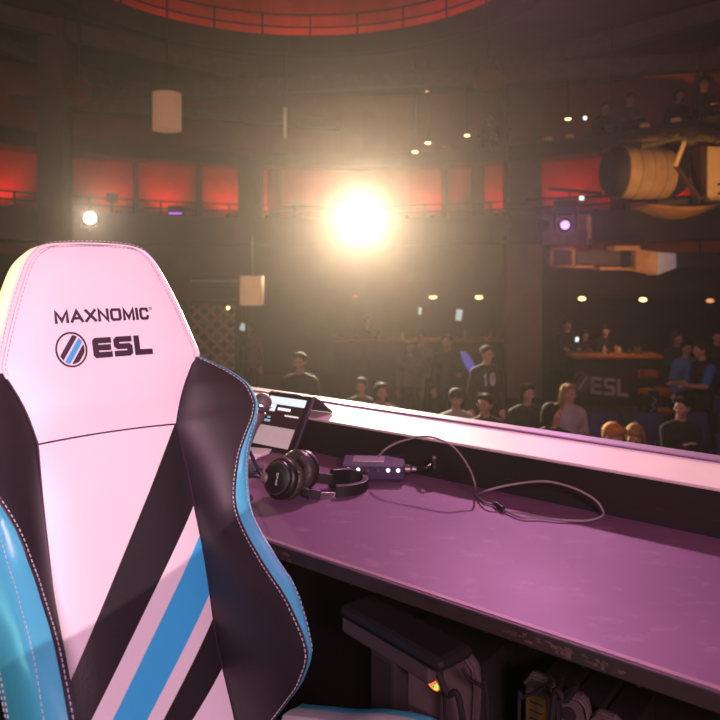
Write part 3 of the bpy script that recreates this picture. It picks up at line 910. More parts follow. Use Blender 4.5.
# ------------------------------------------------------------------ stage and hall shell
def structure(o): o['kind'] = 'structure'; return o
ST = -1.55
g = MB(); a = [DK(-6.5, -6, 0), DK(6.0, -6, 0), DK(6.0, 1.74, 0), DK(-6.5, 1.74, 0)]
g.add([p for p in a] + [p + Vector((0, 0, -.12)) for p in a], [(0, 1, 2, 3), (7, 6, 5, 4), (0, 4, 5, 1), (1, 5, 6, 2), (2, 6, 7, 3), (3, 7, 4, 0)])
structure(g.build('floor', M['stage_floor']))
g = MB(); dbox(g, -6.5, 6.0, 1.64, 1.74, ST, -.13); structure(g.build('wall_stage_front', M['ledge_dark']))
g = MB(); g.box((0, 9.5, ST - .05), (19, 20, .1)); structure(g.build('floor_hall', M['hall_floor']))
g = MB(); g.box((0, 19.6, 3.4), (19, .2, 9.9)); structure(g.build('wall_back', M['wall_dark']))
g = MB(); g.box((-9.5, 9.5, 3.4), (.2, 20, 9.9)); structure(g.build('wall_left', M['wall_dark']))
g = MB(); g.box((9.5, 9.5, 3.4), (.2, 20, 9.9)); structure(g.build('wall_right', M['wall_dark']))
g = MB(); g.box((0, 9.5, 8.4), (19, 20, .1)); structure(g.build('ceiling', M['ceiling_brown']))

def horseshoe(C, R, y_end=2.5, n=48):
    pts = [Vector((C[0] - R, y_end, 0))]
    for k in range(n + 1):
        a = lerp(-PI/2, PI/2, k / n)
        pts.append(Vector((C[0] + R * math.sin(a), C[1] + R * math.cos(a), 0)))
    pts.append(Vector((C[0] + R, y_end, 0)))
    return pts
HC = (-.5, 9.0)
P0 = horseshoe(HC, 7.5); P0b = horseshoe(HC, 7.62); P1 = horseshoe(HC, 8.85); P2 = horseshoe(HC, 9.0)
def band(inner, outer, z0, z1):
    g = MB(); n = len(inner)
    up = lambda p, z: Vector((p.x, p.y, z))
    rows = [[up(inner[i], z0), up(inner[i], z1), up(outer[i], z1), up(outer[i], z0), up(inner[i], z0)] for i in range(n)]
    g.grid(rows)
    return g
structure(band(P0, P1, 1.82, 2.44).build('balcony_deck', M['fascia']))
structure(band(P0, P1, 3.70, 3.82).build('gallery_deck', M['fascia']))
structure(band(P0, P0b, 3.62, 3.93).build('gallery_front', M['fascia']))
structure(band(P1, P2, 1.6, 5.55).build('wall_balcony', M['red_wall']))
# lower soffit under the balcony
P3 = horseshoe(HC, 7.0 + 1.6); P4 = horseshoe(HC, 9.9)
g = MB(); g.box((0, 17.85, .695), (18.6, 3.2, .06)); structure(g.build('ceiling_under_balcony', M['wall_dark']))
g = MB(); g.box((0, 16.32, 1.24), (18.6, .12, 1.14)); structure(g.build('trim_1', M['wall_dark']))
# top plate with the oval opening
EC = (-1.0, 10.6); EA, EB = 3.8, 3.8
def oval(ka): return [Vector((EC[0] + EA * ka * math.sin(a), EC[1] + EB * ka * math.cos(a), 0)) for a in [2*PI*k/64 for k in range(65)]]
O0 = oval(1.0); O1 = oval(1.06); O2 = oval(1.42); O3 = oval(1.46)
big = []
for p in O0:
    d = Vector((p.x - EC[0], p.y - EC[1], 0)); k = 99
    for lim, comp in ((9.4 - EC[0], d.x), (-9.4 - EC[0], d.x), (19.5 - EC[1], d.y), (1.5 - EC[1], d.y)):
        if abs(comp) > 1e-6 and lim / comp > 0: k = min(k, lim / comp)
    big.append(Vector((EC[0] + d.x * k, EC[1] + d.y * k, 0)))
structure(band(O1, big, 5.56, 5.70).build('ceiling_plate', M['ceiling_brown']))
structure(band(O0, O1, 5.56, 5.94).build('ceiling_opening_rim', M['fascia']))
structure(band(O2, O3, 5.71, 8.3).build('wall_upper_gallery', M['red_wall']))
# steel beams
for i, (p, q, w, h) in enumerate([((-9, 8.6, 5.38), (-2.2, 15.2, 5.38), .22, .3), ((-9, 5.8, 5.2), (-4.6, 17, 5.2), .2, .26), ((9, 7.6, 5.36), (2.2, 15.6, 5.36), .22, .3),
                                  ((9.2, 12.4, 5.0), (-9.2, 16.3, 5.0), .22, .3), ((2.6, 16.8, 5.42), (9.2, 13.6, 5.42), .3, .22), ((-9, 14.2, 4.75), (-.5, 17.4, 4.75), .16, .22)]):
    g = MB(); g.bar(p, q, w, h); structure(g.build('beam', M['beam_steel']))
# pillars
g = MB(); p = at(522, 200, 15.95); g.box((p.x, p.y, 2.0), (.76, .5, 7.1))
structure(g.build('pillar', M['pillar_paint'], bevel=.02))
g = MB(); p = at(522, 62, 15.95); g.add([(p.x - .62, p.y - .3, 5.55), (p.x + .5, p.y - .3, 5.55), (p.x + .5, p.y + .3, 5.55), (p.x - .62, p.y + .3, 5.55),
       (p.x - .3, p.y - .28, 4.1), (p.x + .33, p.y - .28, 4.1), (p.x + .33, p.y + .28, 4.1), (p.x - .3, p.y + .28, 4.1)], [(0, 1, 2, 3), (7, 6, 5, 4), (0, 4, 5, 1), (1, 5, 6, 2), (2, 6, 7, 3), (3, 7, 4, 0)])
structure(g.build('pillar_capital', M['pillar_paint']))
g = MB(); p = at(55, 150, 12.4); g.box((p.x, p.y, 2.0), (.46, .4, 7.1)); structure(g.build('pillar', M['wall_brown'], bevel=.02))
g = MB(); p = at(256, 150, 16.2); g.box((p.x - .1, p.y, 3.0), (.5, .3, 1.25)); structure(g.build('pillar', M['wall_dark']))
# pilasters dividing the red wall
def on_path(px, Rr, C=HC):
    k = (px - 360) / 720
    # intersect X = kY with the circle (far side)
    A = 1 + k * k; B = -2 * (k * C[0] + C[1]); Cc = C[0]**2 + C[1]**2 - Rr * Rr
    d = B * B - 4 * A * Cc
    Y = (-B + math.sqrt(max(0, d))) / (2 * A)
    return Vector((k * Y, Y, 0))
for px, w in ((43, .12), (136, .10), (199, .14), (274, .30), (444, .12), (478, .3), (618, .3), (240, .08)):
    p = on_path(px, 8.78); a = math.atan2(p.x - HC[0], p.y - HC[1])
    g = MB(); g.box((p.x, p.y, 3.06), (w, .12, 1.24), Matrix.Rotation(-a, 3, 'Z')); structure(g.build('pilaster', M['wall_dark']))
# railing on the balcony
def rail(name, path, z0, hs, postn, label, r=.022, Rr=None):
    o = empty(name, (HC[0], HC[1] + 7.45, z0), 0, label, 'railing')
    for h in hs:
        g = MB(); g.tube([Vector((p.x, p.y, z0 + h)) - o.location for p in path], r, 6, caps=True); g.build('rail', M['rail_black'], o)
    for i in postn:
        p = path[i]; g = MB(); g.tube([Vector((p.x, p.y, z0)) - o.location, Vector((p.x, p.y, z0 + hs[-1])) - o.location], r, 6); g.build('post', M['rail_black'], o)
    return o
PR_ = horseshoe(HC, 7.62)
rail('railing', PR_[8:43], 2.44, (.14, .30), range(0, 35, 3), 'black pipe railing along the red-lit balcony deck')
g = MB()
RO = [Vector((EC[0] + EA * 1.03 * math.sin(a), EC[1] + EB * 1.03 * math.cos(a), 0)) for a in [R_(-70) + R_(140) * k / 40 for k in range(41)]]
rail('railing', RO, 5.94, (.2, .45), range(0, 41, 4), 'thin railing around the red oval opening overhead', r=.018)

# ------------------------------------------------------------------ light fixtures
def spot(name, loc, energy, color, target, size=1.2, blend=.3, radius=.05):
    L = bpy.data.lights.new(name, 'SPOT'); L.energy = energy; L.color = color; L.spot_size = size; L.spot_blend = blend; L.shadow_soft_size = radius
    o = bpy.data.objects.new(name, L); link(o); o.location = loc
    o.rotation_euler = (Vector(target) - Vector(loc)).to_track_quat('-Z', 'Y').to_euler(); return o
def point(name, loc, energy, color, radius=.1):
    L = bpy.data.lights.new(name, 'POINT'); L.energy = energy; L.color = color; L.shadow_soft_size = radius
    o = bpy.data.objects.new(name, L); link(o); o.location = loc; return o
def area(name, loc, energy, color, target, sx, sy):
    L = bpy.data.lights.new(name, 'AREA'); L.energy = energy; L.color = color; L.shape = 'RECTANGLE'; L.size = sx; L.size_y = sy
    o = bpy.data.objects.new(name, L); link(o); o.location = loc
    o.rotation_euler = (Vector(target) - Vector(loc)).to_track_quat('-Z', 'Y').to_euler(); return o

CAMP = Vector((0, 0, 1.25))
def fixture(name, loc, r, lensmat, label, cat, mount, aim=None, length=.5):
    """barrel spotlight whose lens is at loc, pointing at the stage"""
    o = empty(name, loc, 0, label, cat)
    d = ((aim or CAMP) - Vector(loc)).normalized()
    g = MB(); g.lathe([(r * .7, -length), (r * .95, -length * .95), (r * 1.1, -length * .3), (r * 1.22, -.02), (r * 1.22, .03), (r * 1.08, .03), (r * 1.05, -.01), (0, -.012)], (0, 0, 0), axis=d, n=28)
    g.build('housing', M['black_plastic'], o, smooth=False)
    g = MB(); g.lathe([(r * 1.02, 0), (r * .7, .012), (0, .018)], (0, 0, 0), axis=d, n=28); g.build('lens', lensmat, o, smooth=True)
    x = d.cross(Vector((0, 0, 1))).normalized(); c = -d * length * .4
    mz = mount - loc[2]
    sg = 1 if mz > 0 else -1
    g = MB()
    top = sg * r * 1.7
    g.bar(c + x * r * 1.3, c + x * r * 1.3 + Vector((0, 0, top)), .03, .05); g.bar(c - x * r * 1.3, c - x * r * 1.3 + Vector((0, 0, top)), .03, .05)
    g.bar(c + x * r * 1.3 + Vector((0, 0, top)), c - x * r * 1.3 + Vector((0, 0, top)), .05, .03)
    g.build('yoke', M['rail_black'], o)
    g = MB(); g.tube([c + Vector((0, 0, top)), Vector((c.x, c.y, min(mz, top - .05))), Vector((c.x, c.y, min(mz, top - .05))) - d * .75], .025, 8); g.build('mount_pole', M['rail_black'], o)
    return o, d
def fpos(px, py, dr):
    p = on_path(px, 7.5 + dr); return at(px, py, p.y)
mp = fpos(360, 219, -.35)
fo, d = fixture('stage_spotlight', mp, .17, M['lens_main'], 'blazing white spotlight on the balcony edge at the middle of the hall', 'spotlight', 2.05)
spot('spotlight_beam', mp + d * .06, 26000, (1.0, .80, .55), CAMP + Vector((.3, 0, -.2)), R_(62), 1.0, .12)
mp2 = fpos(90, 218, -.3)
fo, d = fixture('stage_spotlight', mp2, .105, M['lens_white'], 'small white spotlight shining above the gaming chair', 'spotlight', 2.1)
spot('spotlight_beam', mp2 + d * .06, 2300, (1.0, .82, .62), CAMP, R_(62), 1.0, .06)

# moving head with purple light, hung on the balcony front
mh = fpos(565, 225, -.35)
o = empty('moving_head_light', mh, 0, 'purple-glowing moving head light hung on the balcony front right of the pillar', 'stage light')
d = (CAMP - mh).normalized()
g = MB(); g.lathe([(0, -.26), (.12, -.25), (.16, -.12), (.15, .0), (.10, .02), (0, .02)], (0, 0, 0), axis=d, n=24); g.build('head', M['black_plastic'], o, smooth=True)
g = MB(); g.lathe([(.085, .022), (.06, .03), (0, .034)], (0, 0, 0), axis=d, n=24); g.build('lens', M['lens_purple'], o, smooth=True)
x = d.cross(Vector((0, 0, 1))).normalized()
g = MB()
for s in (-1, 1): g.box(x * .20 * s - d * .1 + Vector((0, 0, .10)), (.06, .14, .40))
g.box(-d * .1 + Vector((0, 0, .30)), (.46, .24, .10)); g.build('yoke', M['black_plastic'], o, bevel=.02)
g = MB(); g.box(-d * .12 + Vector((0, 0, .42)), (.42, .28, .16)); g.build('base', M['rough_black'], o, bevel=.02)
g = MB(); g.tube([-d * .1 + Vector((-.8, .03, .52)), -d * .1 + Vector((.9, .0, .58))], .03, 8); g.tube([-d * .1 + Vector((-.35, .02, .74)), -d * .1 + Vector((.75, .0, .64))], .035, 8)
g.tube([-d * .1 + Vector((.1, 0, .5)), -d * .1 + Vector((.1, .05, .72))], .02, 8); g.tube([-d * .1 + Vector((.3, 0, .5)), Vector((.3, .45, .30))], .02, 8)
g.build('hanging_pipe', M['rail_black'], o)
g = MB(); g.box(x * -.32 - d * .0 + Vector((0, 0, .53)), (.07, .07, .07)); g.build('status_light', M['led_cyan'], o)
g = MB(); g.lathe([(.10, -.2), (.13, -.02), (.13, .03), (.11, .03), (0, .0)], x * .42 - d * .05, axis=(d + Vector((.4, 0, -.3))).normalized(), n=20); g.build('side_lamp', M['black_plastic'], o)
spot('moving_head_beam', mh + d * .06, 420, (.75, .22, 1.0), CAMP, R_(34), 1.0, .06)

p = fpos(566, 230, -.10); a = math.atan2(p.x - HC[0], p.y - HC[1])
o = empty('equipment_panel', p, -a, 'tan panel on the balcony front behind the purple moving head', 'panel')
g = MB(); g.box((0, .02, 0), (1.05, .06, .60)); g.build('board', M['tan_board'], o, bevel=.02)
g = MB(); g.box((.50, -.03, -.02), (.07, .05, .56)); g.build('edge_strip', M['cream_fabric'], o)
# red uplights standing on the balcony deck
UP = [12, 118, 170, 228, 268, 330, 408, 432, 496, 533, 556, 596, 664]
for i, px in enumerate(UP):
    p = on_path(px, 8.35); z = 2.44
    nm = {0: 'first red uplight along the balcony, beyond the chair top', 118: ''}
    o = empty('uplight', (p.x, p.y, z), 0, ['red uplight on the balcony above the chair', 'red uplight behind the small dark monitor on the balcony', 'red uplight behind the purple-striped bar',
        'red uplight on the balcony right of the purple-striped bar', 'red uplight on the balcony two bays left of the blazing spotlight', 'red uplight just left of the blazing spotlight', 'red uplight just right of the blazing spotlight',
        'second red uplight right of the blazing spotlight', 'red uplight on the balcony just left of the thick pillar', 'red uplight on the balcony just right of the thick pillar',
        'red uplight on the balcony above the purple moving head', 'red uplight between the moving head and the hanging prop', 'red uplight behind the orange hanging prop'][i], 'uplight', 'red uplights on the balcony')
    g = MB(); g.lathe([(0, .0), (.07, 0), (.07, .02), (.055, .03), (.06, .11), (.05, .12)], (0, 0, 0), n=16); g.build('housing', M['rough_black'], o)
    g = MB(); g.lathe([(.05, .121), (.0, .128)], (0, 0, 0), n=16); g.build('lens', M['lens_red'], o)
    pw_ = [60, 42, 60, 60, 40, 50, 30, 40, 42, 75, 45, 20, 40][i]
    a = (p - Vector((HC[0], HC[1], 0))).normalized()
    spot('uplight_beam', Vector((p.x, p.y, z + .18)), pw_ * .5, (1.0, .045, .02), Vector((p.x, p.y, z + 1.0)) + a * .55, R_(125), .8, .05)
# red lights in the oval opening
for i, (dg, pw_) in enumerate(((-34, 90), (-20, 60), (-7, 110), (5, 110), (16, 50), (27, 90), (38, 110), (52, 90), (-52, 60))):
    a = R_(dg); p = Vector((EC[0] + EA * 1.27 * math.sin(a), EC[1] + EB * 1.27 * math.cos(a), 5.72))
    o = empty('uplight', p, 0, 'red uplight hidden behind the rim of the oval ceiling opening', 'uplight', 'red uplights in the ceiling opening')
    g = MB(); g.lathe([(0, .0), (.07, 0), (.07, .02), (.055, .03), (.06, .11), (.05, .12)], (0, 0, 0), n=12); g.build('housing', M['rough_black'], o)
    spot('opening_beam', p + Vector((0, 0, .2)), pw_ * .24, (1.0, .04, .02), p + Vector((math.sin(a) * .8, math.cos(a) * .8, 1.0)), R_(150), .8, .05)

# recessed downlights
def downlight(px, py, z=None, Y=None, r=.09, m='lamp_warm', label='', group='', energy=0):
    if Y is None: Y = (z - 1.25) * 720 / (270 - py)
    p = at(px, py, Y)
    if z is not None: p.z = z
    o = empty('downlight', p, 0, label, 'downlight', group)
    g = MB(); g.lathe([(r * 1.02, -.012), (r * 1.3, -.012), (r * 1.35, 0), (r * 1.0, 0)], (0, 0, 0), n=20); g.build('trim_ring', M['fascia'], o)
    g = MB(); g.ball((0, 0, -.015), r * .8, 16, sc=(1, 1, .5)); g.build('lamp', M[m], o, smooth=True)
    return o
Zs = .78
for px, py, m, lab in ((356, 294, 'lamp_dim', 'dim downlight under the balcony below the blazing spotlight'), (433, 296, 'lamp_warm', 'warm downlight under the balcony between the blazing spotlight and the pillar'),
                    (479, 296.5, 'lamp_warm', 'warm downlight under the balcony just left of the pillar'), (582, 298, 'lamp_warm', 'warm downlight over the bar nearest right of the pillar'),
                    (643, 299, 'lamp_warm', 'warm downlight over the right end of the bar'), (710, 300, 'lamp_dim', 'dim orange downlight right of the bar')):
    Yd = 16.6
    downlight(px, py, z=None, Y=Yd, r=.11, m=m, label=lab, group='downlights under the balcony')
for px, py, m, lab in ((415, 151, 'lamp_warm', 'lowest of the three bright downlights up right of the spotlight'), (428, 142, 'lamp_warm', 'middle of the three bright downlights up right of the spotlight'),
                    (467, 134.5, 'lamp_warm', 'bright downlight nearest the pillar, right of the pair'), (427, 90.5, 'lamp_dim', 'small dim orange lamp high above the three downlights'),
                    (467, 82.5, 'lamp_dim', 'small dim orange lamp highest up left of the pillar'), (568, 118, 'lamp_warm', 'bright oval downlight above the gallery right of the pillar')):
    d_ = downlight(px, py, Y=14.9, r=.075 if m == 'lamp_warm' else .045, m=m, label=lab, group='downlights over the gallery')
    z = d_.location.z
    g = MB(); g.tube([(0, 0, .0), (0, 0, 5.55 - z)], .012, 6); g.build('hanging_rod', M['rail_black'], d_)
p = at(585, 118, 14.0)
o = empty('pin_light', p, 0, 'tiny white pin light beside the oval downlight over the gallery', 'light')
g = MB(); g.ball((0, 0, 0), .035, 10); g.build('bulb', M['led_white'], o)
g = MB(); g.tube([(0, 0, .02), (0, 0, 5.55 - p.z)], .01, 6); g.build('hanging_rod', M['rail_black'], o)

# drum pendants
def pendant(px, py, Y, r, h, m, label, ztop):
    p = at(px, py, Y); o = empty('pendant_lamp', (p.x, p.y, p.z - h/2), 0, label, 'pendant lamp', 'drum pendants')
    g = MB(); g.lathe([(r * .98, 0), (r, .005), (r, h), (r * .98, h), (r * .97, h - .02), (r * .97, .02), (r * .98, 0)], n=40); sh = g.build('lamp_shade', M[m], o, smooth=False)
    for q in sh.data.polygons: q.use_smooth = True
    g = MB(); g.ball((0, 0, h * .5), .05, 12); g.build('bulb', M['lamp_dim'], o)
    g = MB(); g.tube([(0, 0, h * .55), (0, 0, ztop - (p.z - h/2))], .012, 6)
    for k in range(3): g.bar((0, 0, h * .96), (r * .97 * math.cos(k * 2.09), r * .97 * math.sin(k * 2.09), h * .96), .01, .01)
    g.build('cord', M['rail_black'], o)
pendant(167, 112, 12.5, .245, .64, 'shade_fabric', 'cream drum pendant lamp hanging high at the upper left', 5.55)
pendant(252, 290.5, 12.4, .205, .50, 'shade_warm', 'cream drum pendant lamp hanging low above the lattice screen', 1.82)
# small objects on the balcony
p = fpos(112, 198, .05)
o = empty('monitor_speaker', (p.x, p.y, 2.44), 0, 'small dark speaker standing on the balcony rail right of the small spotlight', 'speaker')
hz = p.z - 2.44
g = MB(); g.box((0, 0, hz), (.22, .12, .20), Matrix.Rotation(R_(8), 3, 'Y')); g.build('cabinet', M['rough_black'], o, bevel=.01)
g = MB(); g.tube([(0, 0, 0), (0, 0, hz - .1)], .03, 8); g.build('stand', M['rail_black'], o)
p = fpos(176, 211, .05)
o = empty('light_bar', (p.x, p.y, 2.44), 0, 'short dark light bar with a purple strip on the balcony edge', 'light bar')
g = MB(); g.box((0, 0, .11), (.34, .12, .2)); g.build('body', M['rough_black'], o, bevel=.01)
g = MB(); g.box((0, -.062, .04), (.28, .006, .035)); g.build('led_strip', M['led_purple'], o)
# hanging par lamps near the ceiling
def par(px, py, Y, r, label, ztop=5.55):
    p = at(px, py, Y); o = empty('par_lamp', p, 0, label, 'stage light', 'par lamps under the ceiling')
    g = MB(); dd = Vector((.1, -.5, -.85)).normalized(); g.lathe([(0, -r * 1.7), (r * .6, -r * 1.6), (r * .9, -r * .8), (r, 0), (r * .93, 0), (r * .85, -.05), (0, -.06)], (0, 0, 0), axis=dd, n=24); g.build('can', M['beam_steel'], o)
    g = MB(); g.lathe([(r * .85, -.045), (0, -.03)], (0, 0, 0), axis=dd, n=24); g.build('gel', M['lamp_gel'], o)
    g = MB(); g.tube([(0, .05, r), (0, .05, ztop - p.z)], .03, 8); g.build('hanging_pipe', M['rail_black'], o)
mk('lamp_gel', (.30, .05, .04), rough=.5, var=.05)
par(489, 82, 13.4, .30, 'red-gelled par lamp hanging just left of the pillar')
par(78, 98, 11.4, .22, 'red-gelled par lamp hanging at the far upper left')
# ladder-like truss pipe beside the pillar
p = at(508, 150, 15.15); o = empty('truss_pipe', (p.x, p.y, 1.9), 0, 'thin vertical pipe with clamps running up the pillar', 'pipe')
g = MB(); g.tube([(0, 0, 0), (0, 0, 3.64)], .035, 8); g.build('pipe', M['beam_steel'], o)
for k in range(7):
    g = MB(); g.box((0, -.03, .3 + k * .5), (.09, .09, .07)); g.build('clamp', M['beam_steel'], o)
g = MB(); g.box((.03, .2, .03), (.08, .5, .05)); g.build('wall_bracket', M['beam_steel'], o)
# pale strip fixture high left of the middle
p = at(285, 123, 14.3); o = empty('wall_strip_light', p, 0, 'dim pale vertical strip lamp on the dark pier left of the blazing spotlight', 'strip lamp')
g = MB(); g.box((0, 0, 0), (.06, .04, .62)); g.build('tube', mat('strip_glow', (.4, .3, .22), var=.02, emit=(.55, .36, .26), estr=.22), o)
g = MB(); g.tube([(0, .03, .25), (0, .03, 5.55 - p.z)], .015, 6); g.build('hanging_rod', M['rail_black'], o)

# ------------------------------------------------------------------ hanging prop on the right
hpY = 12.6
hc_ = at(642, 173, hpY)
pr = empty('hanging_prop', hc_, 0, 'large orange-lit hanging airship prop with beige barrel body and wooden struts', 'prop')
def rel(px, py, dY=0): return at(px, py, hpY + dY) - hc_
ax = Vector((1, .12, -.02)).normalized()
Lb = .95
g = MB(); g.lathe([(.40, -.52), (.44, -.40), (.46, -.1), (.46, .15), (.44, .46)], rel(641, 173), axis=ax, n=36); g.build('barrel', M['beige_fabric'], pr, smooth=True)
g = MB(); g.lathe([(.0, -.64), (.34, -.62), (.43, -.52), (.445, -.41)], rel(641, 173), axis=ax, n=36); g.build('end_cap', M['rough_black'], pr, smooth=True)
g = MB(); g.lathe([(.445, .44), (.43, .56), (.36, .70), (.10, .74), (0, .74)], rel(641, 173), axis=ax, n=36); g.build('end_cap', M['rough_black'], pr, smooth=True)
g = MB()
for o_ in (-.42, -.2, .02, .24):
    rr = .462; g.lathe([(rr, o_ - .006), (rr + .006, o_), (rr, o_ + .006)], rel(641, 173), axis=ax, n=36)
g.build('barrel_hoops', M['bark_wood'], pr)
g = MB(); g.box(rel(714, 172, .0), (.34, .12, .88), Matrix.Rotation(R_(4), 3, 'Y')); g.build('side_panel', M['cream_fabric'], pr, bevel=.02)
g = MB(); g.box(rel(699, 174, .1), (.10, .4, .95)); g.build('frame_post', M['dark_wood'], pr, bevel=.01)
g = MB(); g.box(rel(688, 170, .35), (.36, .1, .7)); g.build('frame_board', M['bark_wood'], pr, bevel=.01)
g = MB(); g.bar(rel(685, 140, -.55), rel(675, 166, -.55), .06, .06); g.build('strut', M['cream_fabric'], pr)
g = MB(); g.bar(rel(675, 164, -.5), rel(700, 200, -.5), .07, .06); g.build('strut', M['dark_wood'], pr)
# keel-like lower hull and domed top
g = MB(); rows = []
for i in range(13):
    t = i / 12; xx = lerp(-.30, .95, t)
    dp_ = .21 * (1 - (abs(2 * t - 1)) ** 2.2)
    rows.append([rel(657, 207) + Vector((xx, .45 * s, -dp_ * (1 - s * s * .8))) for s in [k / 5 - 1 for k in range(11)]])
g.grid(rows); g.build('hull', M['hull_brown'], pr, smooth=True, solid=.02)
g = MB(); rows = []
for i in range(15):
    t = i / 14; xx = lerp(-.75, 1.35, t)
    hh = .36 * (1 - abs(2 * t - 1.15) ** 2.0 / 1.4)
    rows.append([rel(655, 146) + Vector((xx, .55 * s, hh * (1 - s * s))) for s in [k / 5 - 1 for k in range(11)]])
g.grid(rows); g.build('domed_top', M['bark_wood'], pr, smooth=True, solid=.02)
g = MB()
pts = smooth_path([rel(642, 147, -.55), rel(660, 143, -.58), rel(676, 138, -.6), rel(690, 141, -.6), rel(706, 137, -.58), rel(722, 143, -.55)], 12)
for i, p in enumerate(pts[:-1]):
    for k in range(4):
        q = p + Vector((random.gauss(0, .03), random.gauss(0, .03), random.gauss(0, .022)))
        d1 = Vector((random.gauss(0, 1), random.gauss(0, 1), random.gauss(0, .6))).normalized() * random.uniform(.03, .07)
        d2 = Vector((random.gauss(0, 1), random.gauss(0, 1), random.gauss(0, .6))).normalized() * .015
        g.add([q - d1, q + d2, q + d1, q - d2], [(0, 1, 2, 3)])
g.tube(pts, .02, 6)
g.build('garland', M['foliage'], pr, weld=False)
for px in (612, 700):
    g = MB(); g.tube([rel(px, 150), Vector((rel(px, 150).x, rel(px, 150).y, 5.55 - hc_.z))], .012, 6); g.build('hanging_rope', M['rail_black'], pr)
# lit boards on the deck below the prop
p = on_path(672, 7.9)
for px0, px1, z, h, m, lab in ((633, 650, 0, .16, 'red_wall', 'short red-lit box on the balcony deck below the barrel prop'), (660, 690, 0, .17, 'cream_fabric', 'cream box on the balcony deck below the barrel prop'), (693, 722, 0, .2, 'cream_fabric', 'cream box on the deck at the picture edge below the prop')):
    a = on_path(px0, 7.72); b = on_path(px1, 7.72); c = (a + b) / 2
    g = MB(); g.bar(a - c + Vector((0, 0, h/2)), b - c + Vector((0, 0, h/2)), .12, h)
    o = g.build('storage_box', M[m], bevel=.01); o.location = (c.x, c.y, 2.441); tag(o, lab, 'box', 'boxes on the balcony deck')
aim = hc_
spot('prop_light', (3.6, 8.6, 1.3), 520, (1.0, .48, .14), hc_ + Vector((.5, 0, .05)), R_(25), .35, .1)

# ------------------------------------------------------------------ duct under the balcony
dY = 13.2
dc = at(612, 258, dY); du = empty('air_duct', dc, 0, 'orange-lit air duct with square vent grille hung under the balcony right of the pillar', 'air duct')
def rl(px, py, d=0): return at(px, py, dY + d) - dc
def pbox(mb, x0, y0, x1, y1, dep, d=0):
    a = rl(x0, y0, d); b = rl(x1, y1, d); mb.box(((a.x + b.x) / 2, a.y + dep / 2, (a.z + b.z) / 2), (abs(b.x - a.x), dep, abs(b.z - a.z)))
g = MB(); pbox(g, 552, 248, 575, 267, .4); g.build('vent_box', M['duct_metal'], du)
g = MB()
for (a, b, c, e) in ((551, 247.5, 575, 250), (551, 265, 575, 267.5), (551, 247.5, 553.5, 267.5), (572.5, 247.5, 575, 267.5)): pbox(g, a, b, c, e, .06, -.06)
vf = g.build('vent_frame', M['duct_orange'], du)
g = MB()
for k in range(6): pbox(g, 553.5, 250.8 + k * 2.4, 572.5, 252.0 + k * 2.4, .03, -.03)
g.build('vent_slats', M['duct_metal'], du)
g = MB(); pbox(g, 576, 250, 640, 266, .45, .1); g.build('duct_body', M['duct_metal'], du, bevel=.03)
for q_ in ((575, 265.5, 594, 268, .4, -.05), (600, 267, 632, 270, .4, -.05), (615, 246, 640, 250.5, .4, -.1)):
    g = MB(); pbox(g, *q_); g.build('duct_flange', M['duct_orange'], du)
g = MB(); pbox(g, 622, 250, 631, 268, .05, -.05); g.build('access_panel', M['rough_black'], du)
g = MB()
a = [rl(636, 249), rl(657, 252), rl(657, 274), rl(636, 270)]
g.add([p for p in a] + [p + Vector((0, .5, 0)) for p in a], [(0, 1, 2, 3), (7, 6, 5, 4), (0, 4, 5, 1), (1, 5, 6, 2), (2, 6, 7, 3), (3, 7, 4, 0)]); g.build('elbow', M['duct_orange'], du)
g = MB()
a = [rl(657.5, 252), rl(676, 253.5), rl(676, 268), rl(657.5, 275)]
g.add([p for p in a] + [p + Vector((0, .5, 0)) for p in a], [(0, 1, 2, 3), (7, 6, 5, 4), (0, 4, 5, 1), (1, 5, 6, 2), (2, 6, 7, 3), (3, 7, 4, 0)]); g.build('outlet', M['duct_white'], du)
g = MB(); pbox(g, 677, 252, 760, 268, .4, .1); g.build('side_duct', M['wall_brown'], du, bevel=.03)
for px in (590, 645, 700):
    g = MB(); a = rl(px, 252, .3); g.tube([a, Vector((a.x, a.y, 1.83 - dc.z))], .02, 6); g.build('hanger', M['rail_black'], du)
spot('duct_light', (3.9, 10.6, .55), 95, (1.0, .50, .16), at(612, 258, dY), R_(40), .6, .08)
spot('outlet_light', (6.2, 10.9, .7), 26, (1.0, .86, .76), at(667, 262, dY), R_(16), .5, .05)

# ------------------------------------------------------------------ bars
def bar_counter(x0, x1, Y, ztop, label, sign=False):
    o = empty('bar_counter', ((x0 + x1) / 2, Y, ST), 0, label, 'bar counter')
    w = x1 - x0; h = ztop - ST
    g = MB(); g.box((0, .25, h / 2 - .03), (w, .5, h - .06)); g.build('bar_front', M['bar_front'], o)
    g = MB(); g.box((0, .22, h - .03), (w + .1, .68, .055)); g.build('bar_top', M['bar_wood'], o, bevel=.01)
    return o, h
X0 = at(575, 355, 14.8).x; X1 = at(663, 355, 14.8).x
zt = at(600, 355, 14.8).z
bar1, bh = bar_counter(X0, X1, 14.8, zt, 'dark bar counter with a warm wooden top and grey sign lettering on its front')
def bf(px, py): 
    p = at(px, py, 14.785); return p - Vector(bar1.location)
k_ = 14.785 / 720
base = bf(590.5, 393.5)
g = MB(); write(g, 'ESL', 0, 38 * k_, 0, 17 * k_, 3.3 * k_, lambda x, y: base + Vector((x, -.004, y - x * .09)), gap=.16)
g.build('sign_lettering', M['sign_grey'], bar1, weld=False)
cb_ = bf(581.5, 382)
emblem(lambda x, y: cb_ + Vector((x, -.004, y)), (0, 0), 8 * k_, 9.5 * k_, bar1, M['sign_dim'], M['sign_grey'], 'sign_emblem', ring=1.3 * k_)
X0 = at(335, 338, 16.0).x; X1 = at(500, 338, 16.0).x
bar2, bh2 = bar_counter(X0, X1, 16.0, at(400, 339, 16.0).z, 'long dim bar counter behind the crowd, left of the pillar')
